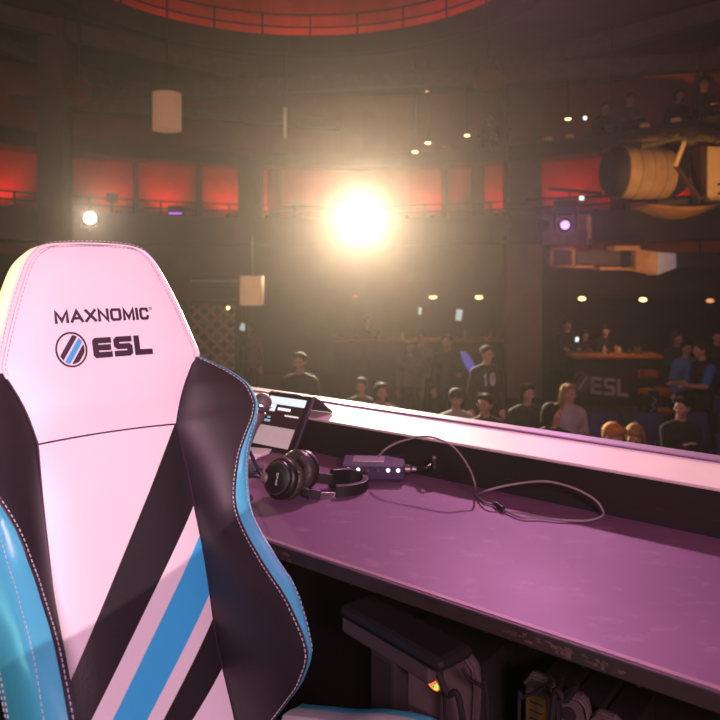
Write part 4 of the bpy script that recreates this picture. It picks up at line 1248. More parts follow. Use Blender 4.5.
# bottles and glasses
def bottle(px, Y, ztop, h, r, m, label, name='bottle', cat='bottle'):
    p = at(px, 300, Y); o = empty(name, (p.x, Y + .16, ztop + .001), 0, label, cat, 'bottles and glasses on the bars')
    if name == 'bottle':
        g = MB(); g.lathe([(0, 0), (r, 0), (r, h * .6), (r * .4, h * .75), (r * .38, h), (0, h)], n=14); g.build('bottle_body', m, o)
        g = MB(); g.lathe([(r * .45, h * .93), (r * .45, h * 1.02), (0, h * 1.02)], n=12); g.build('cap', M['rough_black'], o)
    else:
        g = MB(); g.lathe([(0, 0), (r * .8, 0), (r, h), (r * .9, h), (r * .7, .02), (0, .02)], n=14); g.build('glass_body', m, o)
for a in ((607, 14.8, zt, .20, .045, M['glass_pale'], 'pale bottle standing beside the bartender behind the bar sign'), (611, 14.8, zt, .10, .04, M['glass_dark'], 'small dark glass just right of the pale bottle', 'drinking_glass', 'glass'),
          (619, 14.8, zt, .21, .04, M['bar_wood'], 'amber bottle at the middle of the bar top'), (622, 14.8, zt, .17, .04, M['glass_pale'], 'short bottle touching the amber one on the bar', ),
          (639, 14.8, zt, .18, .035, M['glass_dark'], 'dark bottle left of the pair near the bar end'), (643, 14.8, zt, .19, .035, M['glass_dark'], 'dark bottle right of the pair near the bar end'), (633, 14.8, zt, .10, .04, M['glass_dark'], 'low dark glass between amber bottle and bar end', 'drinking_glass', 'glass')):
    bottle(*a)
bz2 = at(400, 339, 16.0).z
for px, m, lab in ((379, 'glass_dark', 'dark bottle at the left end of the dim long bar'), (403, 'glass_pale', 'pale bottle on the dim long bar left of the bright-faced man'), (466, 'glass_pale', 'pale bottle on the dim bar near the pillar'), (492, 'bar_wood', 'amber bottle on the dim bar beside the pillar')):
    bottle(px, 16.0, bz2, .22, .05, M[m], lab)
point('bar_lamp', at(612, 318, 14.6), 10, (1.0, .45, .14), .1)
point('bar_lamp', at(645, 325, 14.4), 9, (1.0, .45, .14), .1)
point('bar_lamp', at(420, 312, 15.8), 4, (1.0, .50, .2), .1)

# lattice screen and awning on the left
lY = 13.0; a = at(190, 305, lY); b = at(237, 370, lY)
o = empty('lattice_screen', ((a.x + b.x) / 2, lY, ST), 0, 'diagonal wooden lattice screen under the low pendant, behind the gaming chair', 'screen')
cx_, cz0, cz1 = 0, b.z - ST, a.z - ST; hw_ = (b.x - a.x) / 2
def lattice(sg):
    g = MB(); st = .24
    k = -3
    c = -hw_ - (cz1 - cz0)
    while c < hw_ + (cz1 - cz0):
        # line x = c + sg*z'
        pts = []
        for zz in (0, cz1 - cz0):
            pts.append((c + zz if sg > 0 else c + (cz1 - cz0) - zz, zz))
        (xa, za), (xb, zb) = pts
        # clip in x
        def cl(x, z, x2, z2):
            if x < -hw_: t = (-hw_ - x) / (x2 - x); return -hw_, z + t * (z2 - z)
            if x > hw_: t = (hw_ - x) / (x2 - x); return hw_, z + t * (z2 - z)
            return x, z
        if not ((xa < -hw_ and xb < -hw_) or (xa > hw_ and xb > hw_)):
            p = cl(xa, za, xb, zb); q_ = cl(xb, zb, xa, za)
            if (Vector(p) - Vector(q_)).length > .03:
                g.bar((p[0], .012 * sg, cz0 + p[1]), (q_[0], .012 * sg, cz0 + q_[1]), .055, .02, up=(0, 1, 0))
        c += st
    return g
lg = lattice(1); g2 = lattice(-1); lg.add(g2.v, g2.f); 
mk('lattice_wood', (.46, .33, .22), rough=.7, var=.1)
lg.build('lattice', M['lattice_wood'], o, weld=False)
g = MB(); g.box((-hw_, 0, cz1 / 2), (.07, .07, cz1)); g.build('post', M['dark_wood'], o)
g = MB(); g.box((hw_, 0, cz1 / 2), (.07, .07, cz1)); g.build('post', M['dark_wood'], o)
a = at(178, 281, 12.8); b = at(240, 303, 12.8)
o = empty('awning', ((a.x + b.x) / 2, 12.8, b.z), 0, 'dark awning with a pale metal edge above the lattice screen', 'awning')
w2 = (b.x - a.x) / 2; hh = a.z - b.z
g = MB(); g.add([(-w2, 0, 0), (w2, 0, 0), (w2, .9, hh), (-w2, .9, hh), (-w2, 0, .04), (w2, 0, .04), (w2, .9, hh + .04), (-w2, .9, hh + .04)], [(0, 1, 2, 3), (7, 6, 5, 4), (0, 4, 5, 1), (1, 5, 6, 2), (2, 6, 7, 3), (3, 7, 4, 0)]); g.build('canopy', M['wall_dark'], o)
g = MB(); g.bar((-w2 * .55, -.02, hh), (w2, -.02, hh), .03, .035); g.build('canopy_edge', M['sign_grey'], o)
for q_ in (-1, 1):
    g = MB(); g.tube([(w2 * .97 * q_, .8, hh * .85), (w2 * .97 * q_, .8, ST - b.z)], .025, 8); g.build('post', M['rough_black'], o)
p = at(228, 308, 12.7); o = empty('wall_lamp', p, 0, 'tiny warm lamp at the top corner of the lattice screen', 'lamp')
g = MB(); g.ball((0, 0, 0), .028, 10); g.build('bulb', M['lamp_warm'], o)
g = MB(); g.tube([(0, 0, .03), (0, .35, .12)], .012, 6); g.build('arm', M['rail_black'], o)

# ------------------------------------------------------------------ theatre seats
def make_seat():
    o = empty('theatre_seat', (0, 0, 0))
    g = MB(); rows = []
    for i in range(9):
        z = lerp(.42, .90, i / 8); w = .235 - .02 * (i / 8) ** 3
        rows.append([Vector((w * s, .14 + .10 * (z - .42) / .48 - .025 * (1 - s * s), z)) for s in [k / 4 - 1 for k in range(9)]])
    g.grid(rows); g.build('seat_back', M['seat_blue'], o, smooth=True, solid=.07)
    g = MB(); g.box((0, -.02, .43), (.44, .40, .09)); g.build('seat_cushion', M['seat_blue'], o, bevel=.03)
    for s in (-1, 1):
        g = MB(); g.box((.262 * s, .0, .62), (.045, .36, .035)); g.box((.262 * s, .08, .30), (.035, .22, .60)); g.build('armrest', M['black_plastic'], o, bevel=.008)
    return o
seat0 = make_seat(); used_seat = [False]
def place_seat(x, y, label):
    o = seat0 if not used_seat[0] else copy_tree(seat0)
    used_seat[0] = True
    o.location = (x, y, ST); tag(o, label, 'seat', 'blue theatre seats'); return o
# ------------------------------------------------------------------ people
VOX = .011
def capsule(mb, p, r0, q, r1, n=12, fl=1.0):
    p = Vector(p); q = Vector(q); d = q - p
    if d.length < 1e-5: d = Vector((0, 0, 1e-4))
    L = d.length; prof = []
    for i in range(5):
        a = PI/2 * i / 4; prof.append((r0 * math.sin(a), -r0 * math.cos(a)))
    for i in range(5):
        a = PI/2 * i / 4; prof.append((r1 * math.cos(a), L + r1 * math.sin(a)))
    mb.lathe(prof, p, axis=d, n=n)
def remeshed(name, mb, m, parent, vox=VOX, it=3):
    o = mb.build(name + '_src', m, None, weld=True)
    md = o.modifiers.new('r', 'REMESH'); md.mode = 'VOXEL'; md.voxel_size = vox
    ms = o.modifiers.new('s', 'SMOOTH'); ms.iterations = it; ms.factor = .5
    dg = bpy.context.evaluated_depsgraph_get()
    me = bpy.data.meshes.new_from_object(o.evaluated_get(dg))
    me.name = name
    me.polygons.foreach_set('use_smooth', [True] * len(me.polygons))
    old = o.data; bpy.data.objects.remove(o); bpy.data.meshes.remove(old)
    if not me.materials: me.materials.append(m)
    n = bpy.data.objects.new(name, me); link(n)
    if parent: n.parent = parent
    return n
def person(loc, rz, label, pose='sit', shirt='black', legs='denim', hair='hair_black', style='short', skin='skin', arms=('down', 'down'), sc=1.0, yaw=0, pitch=0, cap=None, seat_h=.45, jersey=None, long_sleeve=True, lean=0.0, sleeve=None):
    """figure facing -y; pose sit / stand; arms: down, lap, phone, forward, rail"""
    o = empty('person', loc, rz, label, 'person')
    if pose == 'sit':
        hipz = seat_h + .10; kz = seat_h + .06
    else:
        hipz = .93
    hip = Vector((0, 0, hipz))
    up = Vector((0, -math.sin(lean), math.cos(lean)))
    fw = Vector((0, -math.cos(lean), -math.sin(lean)))
    chest = hip + up * .34; sh = hip + up * .47; neck = hip + up * .53
    hd = neck + up * .145 + fw * .03
    b = MB(); s = MB(); t = MB()
    # torso
    for mb, e in ((b, 0), (s, .014)):
        capsule(mb, hip + Vector((-.07, 0, 0)), .115 + e, hip + Vector((.07, 0, 0)), .115 + e)
        capsule(mb, hip + up * .10 + Vector((-.055, 0, 0)), .108 + e, hip + up * .10 + Vector((.055, 0, 0)), .108 + e)
        capsule(mb, hip + up * .12, .13 + e, chest, .135 + e)
        capsule(mb, chest + Vector((-.075, 0, 0)), .112 + e, chest + Vector((.075, 0, 0)), .112 + e)
        capsule(mb, sh + Vector((-.14, .005, -.035)), .056 + e, sh + Vector((.14, .005, -.035)), .056 + e)
        for q_ in (-1, 1): capsule(mb, sh + Vector((.03 * q_, 0, .025)), .052 + e * .5, sh + Vector((.135 * q_, .005, -.03)), .056 + e)
    capsule(b, sh, .062, neck + up * .05, .054)
    capsule(s, sh - up * .01, .075, sh + up * .025, .068)
    # legs
    for sg in (-1, 1):
        hp_ = hip + Vector((.095 * sg, 0, -.03))
        if pose == 'sit':
            kn = Vector((.12 * sg, -.42, kz)); an = Vector((.12 * sg, -.40, .09))
            if seat_h < .3: an = Vector((.12 * sg, -.62, .07)); kn = Vector((.13 * sg, -.36, seat_h + .24))
        else:
            kn = Vector((.10 * sg, -.015, .50)); an = Vector((.105 * sg, .02, .09))
        capsule(b, hp_, .088, kn, .056); capsule(b, kn, .056, an, .040)
        capsule(b, an + Vector((0, .02, -.045)), .038, an + Vector((0, -.14, -.055)), .032)
        capsule(t, hp_, .098, kn, .067); capsule(t, kn, .068, an + Vector((0, 0, .03)), .056)
        sm = MB(); capsule(sm, an + Vector((0, .02, -.043)), .044, an + Vector((0, -.15, -.052)), .037)
        remeshed('shoe', sm, M['rough_black'], o, .014, 2)
    capsule(t, hip + Vector((-.07, 0, -.02)), .125, hip + Vector((.07, 0, -.02)), .125)
    # arms
    for sg, am in zip((-1, 1), arms):
        S_ = sh + Vector((.172 * sg, .005, -.045))
        if am == 'down':
            el = S_ + Vector((.05 * sg, .03, -.28)); wr = el + Vector((.0, -.07, -.24))
        elif am == 'lap':
            el = S_ + Vector((.05 * sg, -.03, -.27)); wr = el + Vector((-.10 * sg, -.22, .0))
        elif am == 'phone':
            el = S_ + Vector((.03 * sg, -.08, -.26)); wr = el + Vector((-.12 * sg, -.18, .13))
        elif am == 'forward':
            el = S_ + Vector((.03 * sg, -.12, -.25)); wr = el + Vector((-.05 * sg, -.24, .02))
        elif am == 'rail':
            el = S_ + Vector((.06 * sg, -.16, -.21)); wr = el + Vector((-.20 * sg, -.14, .02))
        elif am == 'face':
            el = S_ + Vector((.02 * sg, -.18, -.20)); wr = hd + Vector((.05 * sg, -.10, -.17))
        capsule(b, S_, .055, el, .042); capsule(b, el, .042, wr, .029)
        if sleeve:
            sm = MB(); capsule(sm, S_ - (el - S_) * .02, .074, S_.lerp(el, .75), .066); remeshed('sleeve', sm, M['cloth_' + sleeve], o, .014, 3)
        capsule(s, S_, .068, el if long_sleeve else S_.lerp(el, .7), .056 if long_sleeve else .060)
        if long_sleeve: capsule(s, el, .055, el.lerp(wr, .92), .042)
        # hand: palm, four fingers, thumb
        dv = (wr - el).normalized()
        side = dv.cross(Vector((0, 0, 1)))
        if side.length < .2: side = Vector((1, 0, 0))
        side.normalize(); nr = side.cross(dv)
        pc = wr + dv * .06
        for k in (-1, 0, 1): capsule(b, wr + side * .010 * k + dv * .02, .017, pc + side * .022 * k + dv * .02, .016)
        for k, Lf in enumerate((.058, .070, .074, .064)):
            f0 = pc + side * (.030 - .020 * k) + dv * .028
            f1 = f0 + dv * Lf * .55 - nr * .010; f2 = f1 + (dv * .6 - nr * .75).normalized() * Lf * .5
            capsule(b, f0, .0100, f1, .0095, 8); capsule(b, f1, .0095, f2, .0085, 8)
        th0 = wr + side * .030 + dv * .03
        th1 = th0 + (side * .7 + dv * .6).normalized() * .038; th2 = th1 + (dv * .9 - nr * .4).normalized() * .030
        capsule(b, th0 - side * .012, .015, th1, .0115, 8); capsule(b, th1, .0115, th2, .0095, 8)
    # head
    q = Matrix.Rotation(yaw, 3, 'Z') @ Matrix.Rotation(pitch, 3, 'X')
    def H(x, y, z): return hd + q @ Vector((x, y, z))
    h = MB()
    h.ball((0, 0, 0), 1.0, 18, sc=(.076, .095, .112))
    for i in range(len(h.v)): h.v[i] = tuple(H(*(Vector(h.v[i]) + Vector((0, .008, .018)))))
    b.add(h.v, h.f)
    capsule(b, H(0, -.030, -.045), .052, H(0, -.052, -.082), .030)        # jaw and chin
    capsule(b, H(0, -.085, .018), .010, H(0, -.108, -.018), .014)         # nose
    capsule(b, H(-.040, -.078, .030), .012, H(.040, -.078, .030), .012)   # brow
    capsule(b, H(-.018, -.086, -.048), .008, H(.018, -.086, -.048), .008) # lips
    for sg in (-1, 1):
        capsule(b, H(.078 * sg, .012, .020), .014, H(.078 * sg, .010, -.018), .010)   # ears
        capsule(b, H(.045 * sg, -.062, -.012), .024, H(.030 * sg, -.072, -.03), .016)  # cheeks
    remeshed('body', b, M[skin], o)
    for sg in (-1, 1):
        e = MB(); e.ball(H(.031 * sg, -.083, .010), .0095, 10); e.build('eye', M['eye_dark'], o, smooth=True)
    so = remeshed('shirt', s, M['cloth_' + shirt], o, .014, 4)
    remeshed('trousers', t, M['cloth_' + legs], o, .016, 3)
    if style != 'bald':
        hm = MB()
        capsule(hm, H(0, .020, .045), .092, H(0, .030, .040), .090, 16)
        capsule(hm, H(-.045, -.045, .095), .035, H(.045, -.045, .095), .035)
        if style == 'short':
            capsule(hm, H(0, .045, -.02), .066, H(0, .05, .02), .080)
        if style == 'long':
            for x in (-.07, -.035, 0, .035, .07):
                capsule(hm, H(x, .03 if abs(x) > .05 else .06, .02), .045, H(x * 1.25, .055 if abs(x) > .05 else .075, -.24), .035)
        if style == 'side':
            for x in (-.07, .07): capsule(hm, H(x, .01, .03), .035, H(x * 1.1, .02, -.10), .028)
            capsule(hm, H(0, .06, .0), .07, H(0, .07, -.08), .06)
        remeshed('hair', hm, M[hair], o, .012, 3)
    if cap:
        cm = MB(); capsule(cm, H(0, .012, .058), .094, H(0, .016, .052), .094, 18)
        capsule(cm, H(-.045, -.095, .062), .012, H(.045, -.095, .062), .012); capsule(cm, H(-.035, -.135, .052), .012, H(.035, -.135, .052), .012)
        capsule(cm, H(0, -.08, .066), .02, H(0, -.12, .056), .014); 
        remeshed('cap', cm, M['cloth_' + cap], o, .010, 2)
    if jersey:
        g = MB(); c = chest
        write(g, jersey, -.085, .085, -.09, .09, .03, lambda x, y: c + Vector((x, 0, 0)) + up * (y + .0) + fw * .158, gap=.35)
        g.build('shirt_number', M['sign_grey'], so, weld=False)
    o.scale = (sc, sc, sc)
    return o, hd, o
spots = []
def seated(px, ytop, label, seat_h=.45, Y=None, **kw):
    if Y is not None: seat_h = 1.25 - (ytop - 270) / 720 * Y - ST - .895
    ht = seat_h + .10 + .53 + .145 + .12
    if Y is None: Y = (1.25 - (ST + ht)) * 720 / (ytop - 270)
    p = at(px, 300, Y); spots.append((p.x, Y))
    r = person((p.x, Y, ST), kw.pop('rz', 0), label, 'sit', seat_h=seat_h, **kw)
    return p.x, Y
def standing(px, ytop, label, Y=None, **kw):
    if Y is not None:
        kw['sc'] = (1.25 - (ytop - 270) / 720 * Y - ST) / 1.735
    ht = .93 + .53 + .145 + .13
    if Y is None: Y = (1.25 - (ST + ht)) * 720 / (ytop - 270)
    p = at(px, 300, Y)
    person((p.x, Y, ST), kw.pop('rz', 0), label, 'stand', **kw); spots.append((p.x, Y))
    return p.x, Y
under = []
def S_(px, yt, lab, **kw):
    x, Y = seated(px, yt, lab, **kw)
    o = empty('audience_chair', (x, Y, ST), 0, 'plain dark chair under the ' + lab.split(' person')[0].replace('seated ', '').strip() + ' person' , 'chair', 'dark audience chairs')
    o['label'] = lab; under.append((x, Y, o, kw.get('Y') and (1.25 - (yt - 270) / 720 * kw['Y'] - ST - .895) or .45))
def dark_chair(x, Y, o, sh_):
    dz = sh_ - .45 - .012
    g = MB(); g.box((0, .0, .385 + dz), (.42, .42, .04)); g.build('seat', M['rough_black'], o, bevel=.01)
    g = MB(); g.box((0, .225, .62 + dz), (.40, .03, .36)); g.build('backrest', M['rough_black'], o, bevel=.01)
    for sx in (-1, 1):
        for sy in (-1, 1):
            g = MB(); g.tube([(.18 * sx, .18 * sy, 0), (.18 * sx, .18 * sy, .37 + dz)], .014, 8); g.build('leg', M['rough_black'], o)
S_(456, 390, Y=9.2, lab='white-shirted dark-capped seated person facing the stage, left of the pillar', shirt='white', cap='navy', style='bald', arms=('lap', 'lap'), yaw=.1)
S_(485, 394, 'dark-haired seated person beside the capped one, face turned left', shirt='black', style='short', arms=('lap', 'lap'), yaw=-.7)
S_(568, 384, 'long-haired blond person seated in white right of the pillar', shirt='white', hair='hair_blond', style='long', arms=('lap', 'lap'), yaw=.5, skin='skin')
S_(552, 403, 'dark-haired person seated lowest, right of the pillar', shirt='black', style='side', arms=('lap', 'lap'), yaw=1.2)
S_(527, 384, 'dim dark-haired seated person against the pillar foot', shirt='black', style='side', arms=('lap', 'lap'), yaw=.3)
S_(612, 423, 'ginger-haired person low in the nearest seats, head turned away', shirt='grey', hair='hair_ginger', style='short', arms=('lap', 'lap'), yaw=.6, pitch=.5)
S_(634, 424, Y=7.6, lab='blond person low in the nearest seats, head bowed', shirt='grey', hair='hair_blond', style='side', arms=('lap', 'lap'), yaw=-.6, pitch=.6)
S_(681, 397, 'black-clad person lit pink, seated looking left with raised hand', shirt='black', style='short', arms=('phone', 'lap'), yaw=-.9)
S_(361, 378, Y=10.4, lab='dim grey-shirted seated person right above the tablet', shirt='grey', style='short', arms=('lap', 'lap'), yaw=-.2)
S_(381, 383, 'dim maroon-shirted seated person second right of the tablet', shirt='maroon', style='side', arms=('lap', 'lap'), yaw=.3)
for x, Y, o, q_ in under: dark_chair(x, Y, o, q_)
lb = ['chair under the white-shirted capped person left of the pillar', 'chair under the dark-haired person beside the capped one', 'chair under the long-haired blond person in white', 'chair under the lowest dark-haired person right of the pillar',
      'chair under the dim person against the pillar foot', 'chair under the ginger-haired person', 'chair under the blond person with bowed head', 'chair under the pink-lit person in black', 'chair under the grey-shirted person above the tablet', 'chair under the maroon-shirted person right of the tablet']
for (x, Y, o, q_), l in zip(under, lb): o['label'] = l
standing(677, 331, 'dark green-jacketed person standing beside the right end of the bar', shirt='green', legs='black', hair='hair_brown', style='side', arms=('phone', 'phone'), pitch=.2)
standing(702, 342, 'person in a black and blue polo standing side-on at the right edge', shirt='black', sleeve='blue', legs='black', hair='hair_brown', style='short', arms=('forward', 'forward'), yaw=-.2, rz=R_(-75), long_sleeve=False)
standing(686, 341, Y=11.7, label='person in light blue shirt standing behind the polo wearer', shirt='sky', legs='denim', hair='hair_black', style='short', arms=('down', 'down'))
standing(717, 330, 'dim black-clad person standing at the far right picture edge', shirt='black', legs='black', hair='hair_black', style='short', arms=('down', 'down'), yaw=-.5)
standing(567, 319, 'bartender in black at the left end of the signed bar', shirt='black', legs='black', hair='hair_brown', arms=('forward', 'forward'), pitch=.3)
standing(585, 330, Y=15.95, label='shorter bartender looking down at a lit phone', shirt='black', legs='black', hair='hair_brown', arms=('phone', 'phone'), pitch=.4, style='side')
standing(604, 325, Y=15.75, label='bartender in black leaning over the middle of the signed bar', shirt='black', legs='black', hair='hair_black', arms=('forward', 'forward'), lean=.15)
standing(447, 334, 'dark-jacketed person with pink-lit face standing left of the purple sash', shirt='black', legs='black', style='short', arms=('down', 'forward'), yaw=-.5)
standing(487, 345, 'person in a dark numbered jersey standing against the pillar side', shirt='black', legs='black', style='short', arms=('down', 'down'), yaw=.4, jersey='10')
standing(421, 330, 'dim person with orange-lit face standing among the crowd', shirt='grey', legs='black', style='short', skin='skin')
standing(410, 341, Y=12.2, label='dim person in a pale grey top standing left of the pink-faced one', shirt='grey', legs='black', style='side', skin='skin_dark')
standing(368, 317, Y=16.95, label='dim bartender behind the left end of the long bar', shirt='black', legs='black', style='short', arms=('forward', 'forward'))
standing(300, 352, 'dim person standing alone left of the spotlight streak, facing the stage', shirt='black', legs='black', style='short', yaw=-.2)
standing(250, 322, 'dim person in a maroon top below the low pendant lamp', shirt='maroon', legs='black', style='side', arms=('phone', 'down'))
ords = ['first', 'second', 'third', 'fourth', 'fifth', 'sixth', 'seventh', 'eighth']
for r, (Y, xs) in enumerate(((8.1, (2.62, 3.2, 3.78, 4.36)), (9.4, (2.7, 3.28, 3.86, 4.44, 5.02)), (10.7, (5.0, 5.58)))):
    nm = ['nearest row', 'middle row', 'back row'][r]
    for k, x in enumerate(xs):
        if any(abs(x - a) < .52 and -.75 < Y - b < .8 for a, b in spots): continue
        place_seat(x, Y, 'blue theatre seat, %s from the pillar side in the %s below the bar sign' % (ords[k], nm))

# small lit things held by people
p = at(577, 339.5, 14.55); o = empty('phone', p, 0, 'small bright phone held by the shorter bartender', 'phone')
for nm, px, py, Y, w, h, m, lab in (('phone', 577, 339.5, 14.72, .035, .06, 'led_cyan', 'small bright phone held by the shorter bartender'), ('phone', 668, 432.5, 8.35, .055, .025, 'lens_pink', 'pink-lit phone in the hand of the pink-lit seated person'),
                          ('screen_glow', 243, 327, 13.6, .11, .12, 'led_white_dim', 'small glowing tablet below the low pendant lamp'), ('screen_glow', 459, 314, 15.6, .12, .22, 'led_white_dim', 'pale glowing fridge screen behind the crowd left of the pillar')):
    pass
bpy.data.objects.remove(o)
mk('lens_pink', (.9, .5, .8), rough=.3, var=.01, emit=(1.0, .5, .85), estr=1.2)
mk('glow_dim', (.5, .6, .6), rough=.3, var=.01, emit=(.60, .75, .75), estr=.55)
def handheld(name, px, py, Y, w, h, m, lab, cat, rot=0):
    p = at(px, py, Y); o = empty(name, p, 0, lab, cat)
    g = MB(); g.box((0, .006, 0), (w + .012, .01, h + .012), Matrix.Rotation(rot, 3, 'Y')); g.build('body', M['black_plastic'], o)
    g = MB(); g.box((0, -.001, 0), (w, .004, h), Matrix.Rotation(rot, 3, 'Y')); g.build('display', M[m], o)
    if name == 'display_screen':
        g = MB(); g.tube([(0, .02, 0), (0, .02, ST + .02 - p.z)], .018, 8); g.box((0, .02, ST + .015 - p.z), (.25, .25, .03)); g.build('stand', M['rail_black'], o)
    return o
handheld('phone', 577, 339.5, 15.45, .06, .09, 'led_cyan', 'small bright phone held by the shorter bartender', 'phone', .2)
handheld('phone', 668, 432.5, 8.2, .075, .03, 'lens_pink', 'pink-lit phone in front of the pink-lit seated person', 'phone', -.1)
handheld('display_screen', 243, 327, 14.0, .11, .14, 'glow_dim', 'small pale display glowing below the low pendant lamp', 'screen', .4)
handheld('display_screen', 459, 315, 16.9, .14, .26, 'glow_dim', 'pale display glowing behind the dim bar left of the pillar', 'screen', .15)
handheld('display_screen', 420, 311, 16.9, .07, .16, 'glow_dim', 'narrow pale display left of the taller one behind the dim bar', 'screen', .05)
# purple sash hung over the dark jacket
p = at(470, 364, 11.4); o = empty('sash', p, 0, 'purple-blue glowing sash hanging between two standing people left of the pillar', 'sash')
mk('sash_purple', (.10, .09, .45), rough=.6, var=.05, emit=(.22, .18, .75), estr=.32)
g = MB(); rows = []
for i in range(9):
    t = i / 8; c = Vector((lerp(-.11, .08, t) , 0, lerp(.20, -.20, t))); w = .02 + .06 * math.sin(PI * (t * .85 + .1))
    rows.append([c + Vector((w * s, -.03 * (1 - s * s), 0)) for s in (-1, -.5, 0, .5, 1)])
g.grid(rows); g.build('cloth', M['sash_purple'], o, smooth=True, solid=.01)
g = MB(); g.tube([(-.11, .02, .2), (-.11, .03, .2 - (p.z - .2 - ST) - .2 + .01)], .012, 6); g.tube([(-.11, .02, .2), (-.11, .03, ST - p.z)], .012, 6); g.build('pole', M['rail_black'], o)

# orange chairs and a banner at the bar end
def orange_chair(px, py, Y, rz, lab):
    p = at(px, py, Y); o = empty('bar_stool', (p.x, Y, ST), rz, lab, 'bar stool', 'orange bar stools')
    hz = p.z - ST
    g = MB(); rows = []
    for i in range(9):
        a = lerp(-1.1, 1.1, i / 8)
        rows.append([Vector((.24 * math.sin(a), .24 * math.cos(a) - .05, hz + z)) for z in (-.08, 0, .08)])
    g.grid(rows); g.build('backrest', M['orange_seat'], o, smooth=True, solid=.03)
    g = MB(); g.lathe([(0, hz - .34), (.20, hz - .34), (.22, hz - .31), (.20, hz - .28), (0, hz - .27)], n=24); g.build('seat', M['orange_seat'], o)
    g = MB()
    for s in (-1, 1): g.tube([(.16 * s, .12, hz - .3), (.17 * s, .13, hz)], .014, 6)
    g.build('back_support', M['rail_black'], o)
    for k in range(4):
        a = PI/4 + k * PI/2; g = MB(); g.tube([(.14 * math.cos(a), .14 * math.sin(a), hz - .33), (.22 * math.cos(a), .22 * math.sin(a), 0)], .015, 6); g.build('leg', M['rail_black'], o)
orange_chair(650, 375, 13.4, R_(15), 'orange bar stool at the right end of the signed bar, higher of the two')
orange_chair(660, 393, 12.4, R_(-70), 'orange bar stool turned sideways, lower of the two')
p = at(650, 407, 11.4); o = empty('banner', (p.x, 11.4, ST), 0, 'narrow black banner with white squiggles below the orange stools', 'banner')
zt_ = at(650, 391, 11.4).z - ST
g = MB(); rows = []
for i in range(9):
    t = i / 8; rows.append([Vector((lerp(-.09, .09, s) + lerp(-.03, .06, t), .02 * math.sin(s * PI), lerp(.12, zt_, t))) for s in (0, .25, .5, .75, 1)])
g.grid(rows); g.build('cloth', M['cloth_black'], o, smooth=True, solid=.008)
g = MB(); ribbon(g, [(-.03, zt_ * .50), (.03, zt_ * .58), (-.02, zt_ * .64), (.04, zt_ * .70), (-.01, zt_ * .76), (.05, zt_ * .83), (.0, zt_ * .88)], .018, lambda x, y: Vector((x + lerp(-.03, .06, y / zt_), -.012, y))); g.build('squiggle', M['cloth_white'], o, weld=False, solid=.003)
g = MB(); g.box((0, 0, .02), (.3, .3, .04)); g.tube([(0, .025, .03), (.06, .025, zt_)], .012, 6); g.build('stand', M['rail_black'], o)

# gallery spectators
def gallery(px, ytop, lab, dr=0, **kw):
    p = on_path(px, 8.15 + dr); ht = 3.82
    o = person((p.x, p.y, 3.821), math.atan2(p.x * -.2, p.y) * -1, lab, 'sit', seat_h=.10, **kw)
    return o
gallery(626, 97, 'spectator with arms on the gallery front, above the hanging prop', shirt='grey', legs='black', style='short', arms=('rail', 'rail'), lean=.25)
gallery(601, 106, dr=.4, lab='smaller dim spectator left of the one leaning on the gallery', shirt='black', legs='black', style='short', arms=('lap', 'rail'), lean=.3)
gallery(700, 98, 'dim spectator at the right end of the gallery', shirt='black', legs='black', style='short', arms=('rail', 'lap'), lean=.2, yaw=-.5)
gallery(674, 100, dr=.45, lab='dim dark-haired spectator second from the right on the gallery', shirt='black', legs='black', style='side', arms=('lap', 'lap'), lean=.25)
gallery(487, 132, 'dim spectator on the gallery a little left of the thick pillar', shirt='black', legs='black', style='short', arms=('rail', 'lap'), lean=.35)
# lit tins on the gallery front
for px, py, lab in ((548, 135, 'first small warm table lamp on the gallery right of the pillar'), (570, 134, 'second small warm table lamp on the gallery right of the pillar'), (645, 126, 'small warm table lamp right of the leaning spectator'), (676, 121, 'small warm table lamp farthest right on the gallery'), (446, 152, 'small warm table lamp on the gallery left of the pillar')):
    p = on_path(px, 7.56); o = empty('table_lamp', (p.x, p.y, 3.931), 0, lab, 'lamp', 'table lamps on the gallery')
    g = MB(); g.lathe([(0, 0), (.05, 0), (.012, .02), (.012, .06)], n=12); g.build('base', M['rail_black'], o)
    g = MB(); g.lathe([(.10, .05), (.07, .10), (0, .11)], n=16); g.build('shade', mat('table_shade', (.45, .22, .08), emit=(.8, .32, .08), estr=.10), o)

# ------------------------------------------------------------------ lights for the stage and hall
W = bpy.data.worlds.new('World'); S.world = W; W.use_nodes = True
nt = W.node_tree
bg = nt.nodes['Background']; bg.inputs['Color'].default_value = (.02, .015, .014, 1); bg.inputs['Strength'].default_value = 1.0
vs = nt.nodes.new('ShaderNodeVolumeScatter'); vs.inputs['Color'].default_value = (1, .89, .80, 1); vs.inputs['Density'].default_value = .00105; vs.inputs['Anisotropy'].default_value = .80
nt.links.new(vs.outputs['Volume'], nt.nodes['World Output'].inputs['Volume'])

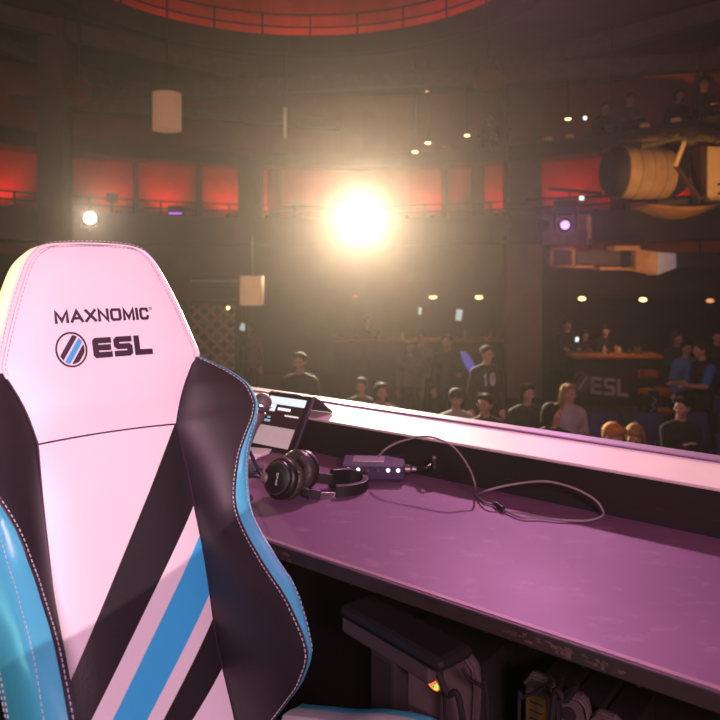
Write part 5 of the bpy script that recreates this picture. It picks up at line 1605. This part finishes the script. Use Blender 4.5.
# key: stage front light, its lower cut falls across the backrest
ch = Matrix.Translation((-.12, .834, 0)) @ Matrix.Rotation(R_(40), 4, 'Z')
cutA = ch @ BR(-.105, -.445, 0); cutB = ch @ BR(.118, -.375, 0)
KP = Vector((1.3, -2.4, 3.0))
dm = ((cutA + cutB) / 2 - KP).normalized()
nn = (cutA - KP).cross(cutB - KP).normalized()
if nn.z < 0: nn = -nn
half = R_(16)
axd = dm * math.cos(half) + nn * math.sin(half)
k = spot('stage_key', KP, 490, (1.0, .61, .69), KP + axd, half * 2, .0, .004)
area('stage_fill', (.7, -2.0, 2.2), 110, (1.0, .52, .72), (-.3, 1.1, .8), .8, .8)
spot('stage_magenta', (1.6, 7.0, 5.0), 1150, (1.0, .38, .80), DK(-.95, 1.25, .75), R_(50), .9, .2)
spot('stage_warm_side', (-3.6, 1.0, 1.7), 800, (1.0, .80, .30), ch @ BR(-.15, .06, 0), R_(9), .6, .1)
spot('stage_cyan_side', (-3.0, .6, 1.0), 60, (.40, 1.0, .80), ch @ BR(-.24, -.50, 0), R_(10), .7, .1)
spot('audience_magenta', (1.0, 1.6, 4.8), 260, (1.0, .35, .55), (2.5, 9.0, -.4), R_(60), .6, .2)
# dim warm points added out of view to lift the hall's ambient level
for x, y, z, e in ((-6.0, 5.0, 5.0, 60), (6.0, 5.0, 5.0, 45), (0, 4.5, 5.2, 50)):
    point('hall_fill', (x, y, z), e * 1.1, (1.0, .47, .40), .4)

# ------------------------------------------------------------------ camera
cam = bpy.data.cameras.new('Camera'); co = bpy.data.objects.new('Camera', cam); link(co)
cam.sensor_width = 36; cam.lens = 36; cam.shift_y = -.125
co.location = CAMP; co.rotation_euler = (PI/2, 0, 0)
cam.clip_start = .02
cam.dof.use_dof = True; cam.dof.focus_distance = 1.35; cam.dof.aperture_fstop = 6.3
S.camera = co
S.view_settings.view_transform = 'Standard'; S.view_settings.look = 'None'; S.view_settings.exposure = 0; S.view_settings.gamma = 1
S.view_settings.use_curve_mapping = False
S.cycles.use_denoising = True
S.cycles.volume_bounces = 0
S.cycles.max_bounces = 6
S.cycles.sample_clamp_indirect = 4
